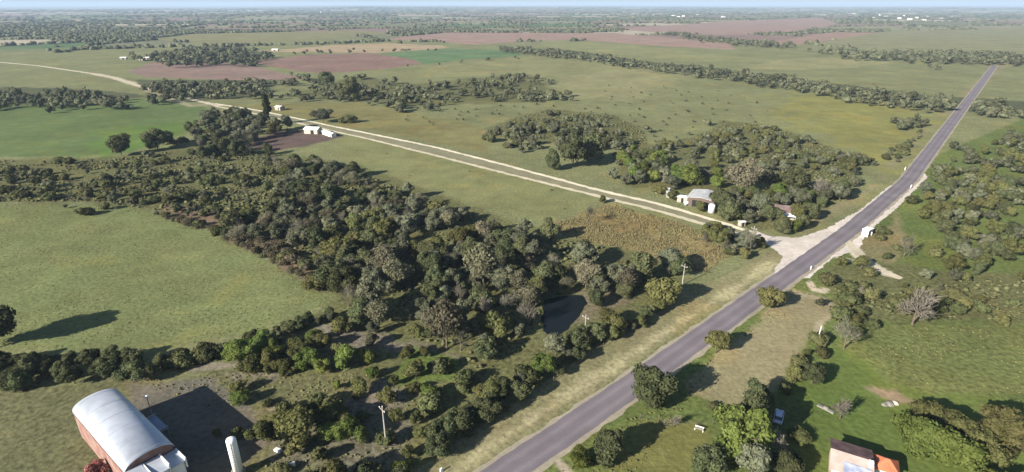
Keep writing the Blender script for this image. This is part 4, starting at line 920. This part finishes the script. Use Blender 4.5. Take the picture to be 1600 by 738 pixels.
MB().add([(-1.9, -1.9, 2.7), (1.9, -1.9, 2.7), (1.9, 1.9, 2.7), (-1.9, 1.9, 2.7), (-0.3, 0, 3.9), (0.3, 0, 3.9), (-1.9, -1.9, 2.55), (1.9, -1.9, 2.55), (1.9, 1.9, 2.55), (-1.9, 1.9, 2.55)],
         [(0, 1, 5, 4), (1, 2, 5), (2, 3, 4, 5), (3, 0, 4), (6, 7, 1, 0), (7, 8, 2, 1), (8, 9, 3, 2), (9, 6, 0, 3), (9, 8, 7, 6)]).build('roof', M_terra, t)
MB().box(-0.45, 0.45, -1.56, -1.5, 0.02, 2.1).build('door', M_dark, t)
# farm beside the dirt road
t = gable('farm_shed', 'grey sheet roofed farm shed with brick front beside the dirt road', 'shed', (78.0, 216.0), 11.5, 10.5, 3.4, 0.7, math.radians(60), M_zinc2, M_brick, wins=((1, -2, 1.2, 1.2, 2.2),), doors=((-1, 1, 2.4, 2.6),))
MB().box(-5.85, -5.78, -3.4, -1.2, 0.02, 2.5).build('door', M_dark, t); MB().box(-5.85, -5.78, 0.6, 3.2, 0.02, 2.7).build('door', M_dark, t)
q = P(1068, 306, 2.6)
gable('annex', 'low white roofed annex against the left side of the farm shed', 'outbuilding', q, 4.2, 3.0, 2.3, 0.25, math.radians(-28), M_white, M_hut, doors=((-1, 0, 0.9, 2.0),), over=0.25)
q = P(1111, 333)
t = thing('water_tank', 'fat white upright tank in front of the farm shed', 'tank', (q[0], q[1], 0))
MB().lathe([(1.25, 0.5), (1.25, 3.3), (1.0, 3.6), (0.3, 3.75)], 22).build('tank', M_paint, t, True); MB().lathe([(1.4, 0), (1.4, 0.5)], 18).build('base', M_conc, t)
q = P(1073, 321)
t = thing('gas_tank', 'small white tank lying on a stand left of the fat upright tank', 'tank', (q[0], q[1], 0), 0.5)
MB().tube((-1.1, 0, 1.1), (1.1, 0, 1.1), 0.62, n=18).build('tank', M_paint, t, True); MB().box(-0.9, -0.7, -0.5, 0.5, 0, 0.8).box(0.7, 0.9, -0.5, 0.5, 0, 0.8).build('stand', M_conc, t)
for i, (px, py, L_, Wd, lab) in enumerate(((1036, 297, 5.5, 3.0, 'small white roofed hut left of the farm shed, beside the dirt road'), (1049, 303, 4.0, 2.6, 'smaller pale hut between the white roofed hut and the shed'))):
    q = P(px, py, 1.5); gable('farm_hut', lab, 'hut', q, L_, Wd, 2.2, 0.4, math.radians(-30+i*20), (M_white, M_zinc2)[i], M_hut, doors=((-1, 0.3, 0.9, 1.9),), over=0.25)
q = P(1222, 328, 2.5)
t = gable('house', 'reddish tiled house half hidden by trees near the junction', 'house', q, 9.0, 6.5, 2.8, 1.5, math.radians(-22), corrug('faded_red_tiles', (0.17, 0.12, 0.11), 0.8, 0, 2.5, 'X', 0.5), M_hut, wins=((-1, -2.5, 1.1, 1, 2.1), (-1, 2.6, 1.1, 1, 2.1)), doors=((-1, 0, 0.9, 2.1),))
MB().slab([(-1.5, -6.4, 2.3), (4.6, -6.4, 2.3), (4.6, -3.5, 2.6), (-1.5, -3.5, 2.6)], 0.1).build('porch_roof', M_paint, t)
MB().box(-1.4, -1.28, -6.3, -6.18, 0, 2.2).box(4.4, 4.52, -6.3, -6.18, 0, 2.2).build('porch_post', M_paint, t)
q = P(1159, 349, 1.0); gable('farm_hut', 'tiny pale hut among the bushes by the junction', 'hut', q, 2.0, 1.6, 1.6, 0.2, 0.3, M_white, M_hut, doors=((-1, 0, 0.8, 1.7),), over=0.2)
# far farmyard
q = P(489, 203, 2); gable('farm_shed', 'white roofed shed at the far farmyard below the dirt road', 'shed', q, 9, 6, 2.8, 1.0, math.radians(-12), M_paint, M_cream, doors=((-1, 1, 2.2, 2.3),))
q = P(514, 208, 1.5); gable('poultry_shed', 'long low pale shed along the edge of the bare corral', 'shed', q, 13, 3.2, 1.9, 0.5, math.radians(-48), M_paint, M_white, doors=((-1, 5, 1.2, 1.7),), over=0.3)
q = P(437, 168, 2); gable('house', 'small white house behind the tall poplar', 'house', q, 6, 4.5, 2.6, .8, math.radians(-30), M_zinc2, M_hut, doors=((-1, 1, 0.9, 2.0),))
# bus shelter by the side track
q = P(1354, 368)
t = thing('bus_shelter', 'white open fronted roadside shelter east of the junction', 'shelter', (q[0], q[1], 0), math.radians(35))
MB().box(-1.6, 1.6, 0.9, 1.05, 0, 2.5).box(-1.6, -1.45, -1.0, 0.9, 0, 2.5).box(1.45, 1.6, -1.0, 0.9, 0, 2.5).build('wall', M_paint, t)
MB().slab([(-1.8, -1.3, 2.75), (1.8, -1.3, 2.75), (1.8, 1.2, 2.6), (-1.8, 1.2, 2.6)], 0.12).build('roof', M_paint, t)
MB().box(-1.3, 1.3, 0.35, 0.8, 0.42, 0.5).box(-1.1, -0.95, 0.4, 0.75, 0, 0.42).box(0.95, 1.1, 0.4, 0.75, 0, 0.42).build('bench', M_conc, t)
# utility poles
def upole(px, py, h, label, rz):
    q = P(px, py); t = thing('utility_pole', label, 'utility pole', (q[0], q[1], 0), rz, 'utility poles along the west verge')
    MB().lathe([(0.17, 0), (0.14, h*0.5), (0.10, h)], 10).build('pole', M_pole, t)
    MB().box(-1.0, 1.0, -0.16, -0.06, h-0.62, h-0.5).build('crossarm', M_pole, t)
    for x in (-0.85, 0.0, 0.85):
        MB().lathe([(0.03, 0), (0.075, 0.05), (0.05, 0.12), (0.075, 0.17), (0.02, 0.26)], 8, (x, -0.11 if x else 0, h-0.5 if x else h)).build('insulator', M_paint, t)
    return t
upole(604, 698, 9.0, 'pale utility pole at the bottom of the road hedge, nearest the warehouse', math.radians(-48))
upole(913, 536, 7.6, 'pale utility pole between the pond and the verge', math.radians(-48))
upole(1066, 446, 6.6, 'utility pole at the dark gap below the weedy field', math.radians(-48))
upole(1173, 388, 7.6, 'utility pole in the bushes at the junction corner', math.radians(-48))
q = P(1276, 536); t = thing('leaning_post', 'thin white leaning post at the edge of the mown strip', 'post', (q[0], q[1], 0))
MB().tube((0, 0, 0), (0.35, 0.25, 4.6), 0.09, 0.07, 8).build('post', M_paint, t); MB().lathe([(0.2, 0), (0.2, 0.15)], 10).build('base', M_conc, t)
def marker(px, py, h, w_, label):
    q = P(px, py); t = thing('road_marker', label, 'marker post', (q[0], q[1], 0), math.radians(45), 'white markers beside the road')
    MB().add([(-w_, -.12, 0), (w_, -.12, 0), (w_, .12, 0), (-w_, .12, 0), (-w_, -.12, h*.8), (w_, -.12, h*.8), (w_, .12, h*.8), (-w_, .12, h*.8), (-w_*.5, -.12, h), (w_*.5, -.12, h), (w_*.5, .12, h), (-w_*.5, .12, h)],
             [(3, 2, 1, 0), (0, 1, 5, 9, 8, 4), (2, 3, 7, 11, 10, 6), (1, 2, 6, 5), (3, 0, 4, 7), (5, 6, 10, 9), (7, 4, 8, 11), (8, 9, 10, 11)]).build('stone', M_paint, t)
    MB().box(-w_-.1, w_+.1, -.22, .22, 0, .1).build('base', M_conc, t)
marker(690, 737, 0.8, 0.26, 'white marker stone on the straw verge at the bottom edge')
marker(1267, 421, 1.1, 0.35, 'white marker stone on the east verge above the ditch')
marker(1414, 266, 1.6, 0.6, 'white marker at the west edge of the road in the distance')
marker(1423, 294, 1.5, 0.6, 'white marker at the east edge of the road in the distance')
def span(a, b_, label):
    (q0, h0), (q1, h1) = a, b_; r_ = math.radians(-48); o = (math.cos(r_), math.sin(r_)); mb = MB()
    for k in (-0.85, 0.0, 0.85):
        prev = None
        for i in range(13):
            u = i/12; p = (q0[0]*(1-u)+q1[0]*u+o[0]*k, q0[1]*(1-u)+q1[1]*u+o[1]*k, (h0-.25)*(1-u)+(h1-.25)*u-1.1*4*u*(1-u)+(0.5 if k == 0 else 0))
            if prev: mb.tube(prev, p, 0.011, n=4, cap=False)
            prev = p
    tag(mb.build('power_line', M_rubber), label, 'cable', 'cables strung between the utility poles')
PO = [(P(604, 698), 9.0), (P(913, 536), 7.6), (P(1066, 446), 6.6), (P(1173, 388), 7.6)]
span(PO[0], PO[1], 'thin cables from the pole nearest the warehouse to the pole beside the pond')
span(PO[1], PO[2], 'thin cables from the pole beside the pond to the pole below the weedy field')
span(PO[2], PO[3], 'thin cables from the pole below the weedy field to the pole at the junction')
# car in the shade
def car(px, py, rz, label):
    q = P(px, py); t = thing('parked_car', label, 'car', (q[0], q[1], 0), rz)
    def loft(secs):
        mb = MB(); k = len(secs[0])
        for s in secs: mb.v += s
        for i in range(len(secs)-1):
            for j in range(k): mb.f.append((i*k+j, i*k+(j+1) % k, (i+1)*k+(j+1) % k, (i+1)*k+j))
        mb.f += [tuple(range(k)), tuple(range((len(secs)-1)*k, len(secs)*k))[::-1]]; return mb
    S = lambda x, w_, z0, z1: [(x, -w_, z0), (x, -w_, (z0+z1)/2), (x, -w_*.86, z1), (x, w_*.86, z1), (x, w_, (z0+z1)/2), (x, w_, z0)]
    loft([S(-2.15, .72, .35, .75), S(-1.9, .84, .25, .9), S(-.9, .87, .22, .95), S(.9, .87, .22, .95), S(1.8, .84, .25, .82), S(2.15, .7, .35, .6)]).build('body', mat('pale_blue_paint', (0.45, 0.52, 0.68), 0.3, 0.1, spec=0.6), t, True)
    loft([S(-1.75, .70, .90, .98), S(-1.35, .72, .90, 1.38), S(.35, .72, .90, 1.42), S(1.05, .70, .90, .96)]).build('cabin_glass', M_glass, t)
    MB().slab([(-1.3, -.58, 1.45), (.35, -.58, 1.47), (.35, .58, 1.47), (-1.3, .58, 1.45)], .05).build('roof', mat('pale_blue_roof', (0.50, 0.57, 0.72), 0.3, spec=0.6), t)
    for x in (-1.3, 1.35):
        for y in (-.8, .8):
            wh = MB().tube((x, y-.1, .31), (x, y+.1, .31), .31, n=18).build('wheel', M_rubber, t); MB().tube((x, y-.11, .31), (x, y+.11, .31), .17, n=12).build('rim', M_steel, wh)
    for y in (-.55, .55): MB().box(2.03, 2.13, y-.15, y+.15, .55, .68).build('headlight', M_paint, t)
car(1216, 654, math.radians(60), 'pale blue car parked in the deep tree shade on the lawn')
# small things
def small(name, cat, px, py, label, parts, rz=0):
    q = P(px, py); t = thing(name, label, cat, (q[0], q[1], 0), rz)
    for nm, mb, m in parts: mb.build(nm, m, t)
def bench(): return [('seat', MB().box(-.8, .8, -.2, .2, .42, .47), M_hut), ('backrest', MB().box(-.8, .8, .2, .24, .65, .85).box(-.7, -.64, .2, .24, .3, .7).box(.64, .7, .2, .24, .3, .7), M_paint), ('leg', MB().box(-.8, -.7, -.18, .18, 0, .42), M_paint), ('leg', MB().box(.7, .8, -.18, .18, 0, .42), M_paint)]
small('garden_bench', 'bench', 1092, 673, 'white bench on the fence line beside the yellow green tree', bench(), -0.5)
def trough(l=1.0): return [('basin', MB().box(-l, l, -.35, .35, .15, .6).box(-l+.1, l-.1, -.27, .27, .6, .63), M_white), ('foot', MB().box(-l*.8, -l*.6, -.4, .4, 0, .15).box(l*.6, l*.8, -.4, .4, 0, .15), M_conc)]
small('water_trough', 'trough', 256, 573, 'white trough in the hedge below the pasture', trough(.9), .3)
small('water_trough', 'trough', 435, 706, 'white trough at the tip of the warehouse shadow', trough(.7), -.4)
small('water_trough', 'trough', 455, 729, 'white trough near the bottom edge between tank and hedge', trough(.7), .5)
small('concrete_slab', 'slab', 1290, 640, 'pale broken concrete trough beside the spiky leafless tree', [('slab', MB().box(-1.6, 1.6, -.35, .35, 0, .3, -.9, (0, 0)), M_conc), ('block', MB().box(-.4, .4, -.3, .3, .3, .5, -.9, (0, 0)), M_hut)])
small('stone_heap', 'stones', 1390, 632, 'heap of pale stones at the end of the low bank', [('stone', MB().lathe([(.9, 0), (.75, .35), (.3, .6)], 7, (0, 0, 0)), M_conc), ('stone', MB().lathe([(.7, 0), (.55, .3), (.2, .45)], 6, (1.3, .3, 0)), M_cream), ('stone', MB().lathe([(.6, 0), (.5, .25), (.2, .4)], 6, (-1.2, -.2, 0)), M_conc)])
# post and wire fences
def fence(px, label, step=4.5, h=1.25):
    p = resample_raw([P(*a) for a in px], step)[:95]; c = p[0]
    t = thing('wire_fence', label, 'fence', (c[0], c[1], 0))
    post = MB().lathe([(0.07, 0), (0.06, h)], 6).mesh('post', M_bark)
    for a in p:
        o = link('post', post, t); o.location = (a[0]-c[0], a[1]-c[1], 0)
    mb = MB()
    for a, b_ in zip(p[:-1], p[1:]):
        for z in (.35, .75, 1.1): mb.tube((a[0]-c[0], a[1]-c[1], z), (b_[0]-c[0], b_[1]-c[1], z), 0.008, n=3, cap=False)
    mb.build('wire', M_steel, t)
def resample_raw(p, step):
    p = np.asarray(p, float); seg = np.hypot(*np.diff(p, axis=0).T); s = np.concatenate([[0], np.cumsum(seg)]); t = np.arange(0, s[-1], step)
    return np.stack([np.interp(t, s, p[:, 0]), np.interp(t, s, p[:, 1])], 1)
fence([(-60,322),(145,320),(210,322),(240,331),(330,364),(430,414),(510,463)], 'wire fence on thin posts along the upper edge of the near pasture')
fence([(655,742),(905,568),(1070,458),(1205,396)], 'wire fence between the hedge and the west verge')
fence([(1080,327),(936,291),(774,249),(575,204)], 'wire fence along the north side of the dirt road', 6)
fence([(1000,655),(1080,668),(1130,662),(1180,625),(1240,600)], 'wire fence south of the mown strip', 3.5)
# far village and farm buildings
far_px = [(1118,18,30,'w'),(905,21,34,'w'),(1052,25,22,'w'),(1060,27,16,'w'),(1068,26,18,'w'),(1090,24,20,'w'),(1130,28,22,'w'),(1375,24,14,'w'),(1384,27,18,'w'),(1392,22,16,'w'),(1405,31,16,'w'),(1412,25,14,'w'),(1421,33,18,'w'),(1432,29,16,'w'),(1443,34,20,'w'),(1450,27,16,'w'),(1470,31,16,'w'),(1486,28,18,'w'),(1330,21,80,'w'),(1022,24,14,'w'),(1365,30,12,'w'),(1400,16,14,'w'),(502,24,8,'t'),(1421,17,8,'t')]
for i, (px, py, L_, k) in enumerate(far_px):
    q = P(px, py); z = float(terrain(np.array([q[0]]), np.array([q[1]]))[0]); a = rnd.uniform(-.5, .5)
    if k == 't':
        o = MB().lathe([(1.6, 0), (1.3, 12), (3.4, 14), (3.8, 17), (3.0, 19.5), (0.5, 20.5)], 12).build('water_tower', M_paint); o.location = (q[0], q[1], z); tag(o, ('distant white water tower above the left horizon fields', 'distant white water tower above the far village')[i == 23], 'water tower'); continue
    h = rnd.uniform(4, 6.5); w_ = L_*rnd.uniform(.5, .7) if L_ < 60 else 22; l = L_/2
    o = MB().add([(-l, -w_/2, 0), (l, -w_/2, 0), (l, w_/2, 0), (-l, w_/2, 0), (-l, -w_/2, h), (l, -w_/2, h), (l, w_/2, h), (-l, w_/2, h), (-l, 0, h+2), (l, 0, h+2)],
        [(0, 1, 5, 4), (2, 3, 7, 6), (1, 2, 6, 9, 5), (3, 0, 4, 8, 7), (4, 5, 9, 8), (6, 7, 8, 9), (3, 2, 1, 0)]).build('village_building', M_white)
    o.location = (q[0], q[1], z); o.rotation_euler = (0, 0, a)
    if L_ >= 60: tag(o, 'very long white industrial shed left of the far village', 'building')
    elif px == 905: tag(o, 'isolated white building far off beyond the pink field', 'building')
    else: tag(o, 'small white building of the distant village near the horizon', 'building', 'white buildings of the distant village')
for i, (px, py) in enumerate(((193, 91), (222, 92), (232, 91), (430, 78))):
    q = P(px, py, 2); gable('farm_building', ('white farmhouse at the far left beyond the green crop', 'pale barn beside the far wood', 'pale lean shed right of the barn by the far wood', 'lone white shed on the tan field')[i], 'farm building', q, 8+3*(i == 3), 5, 2.6, 1.0, rnd.uniform(-.4, .4), M_white, M_hut, doors=((-1, 0, 2, 2.3),))
# ------------------------------------------------------------------ haze
hz = MB().box(-90000, 90000, -90000, 90000, -30, 190)
mh = bpy.data.materials.new('haze_air'); mh.use_nodes = True; t = mh.node_tree; t.nodes.clear()
o_ = t.nodes.new('ShaderNodeOutputMaterial'); pv = t.nodes.new('ShaderNodeVolumePrincipled')
pv.inputs['Color'].default_value = (0.58, 0.76, 1.0, 1); pv.inputs['Density'].default_value = 0.000085; pv.inputs['Anisotropy'].default_value = 0.0
t.links.new(pv.outputs[0], o_.inputs['Volume'])
tag(hz.build('haze', mh), 'thin blue summer haze over the whole land', None, None, 'stuff')
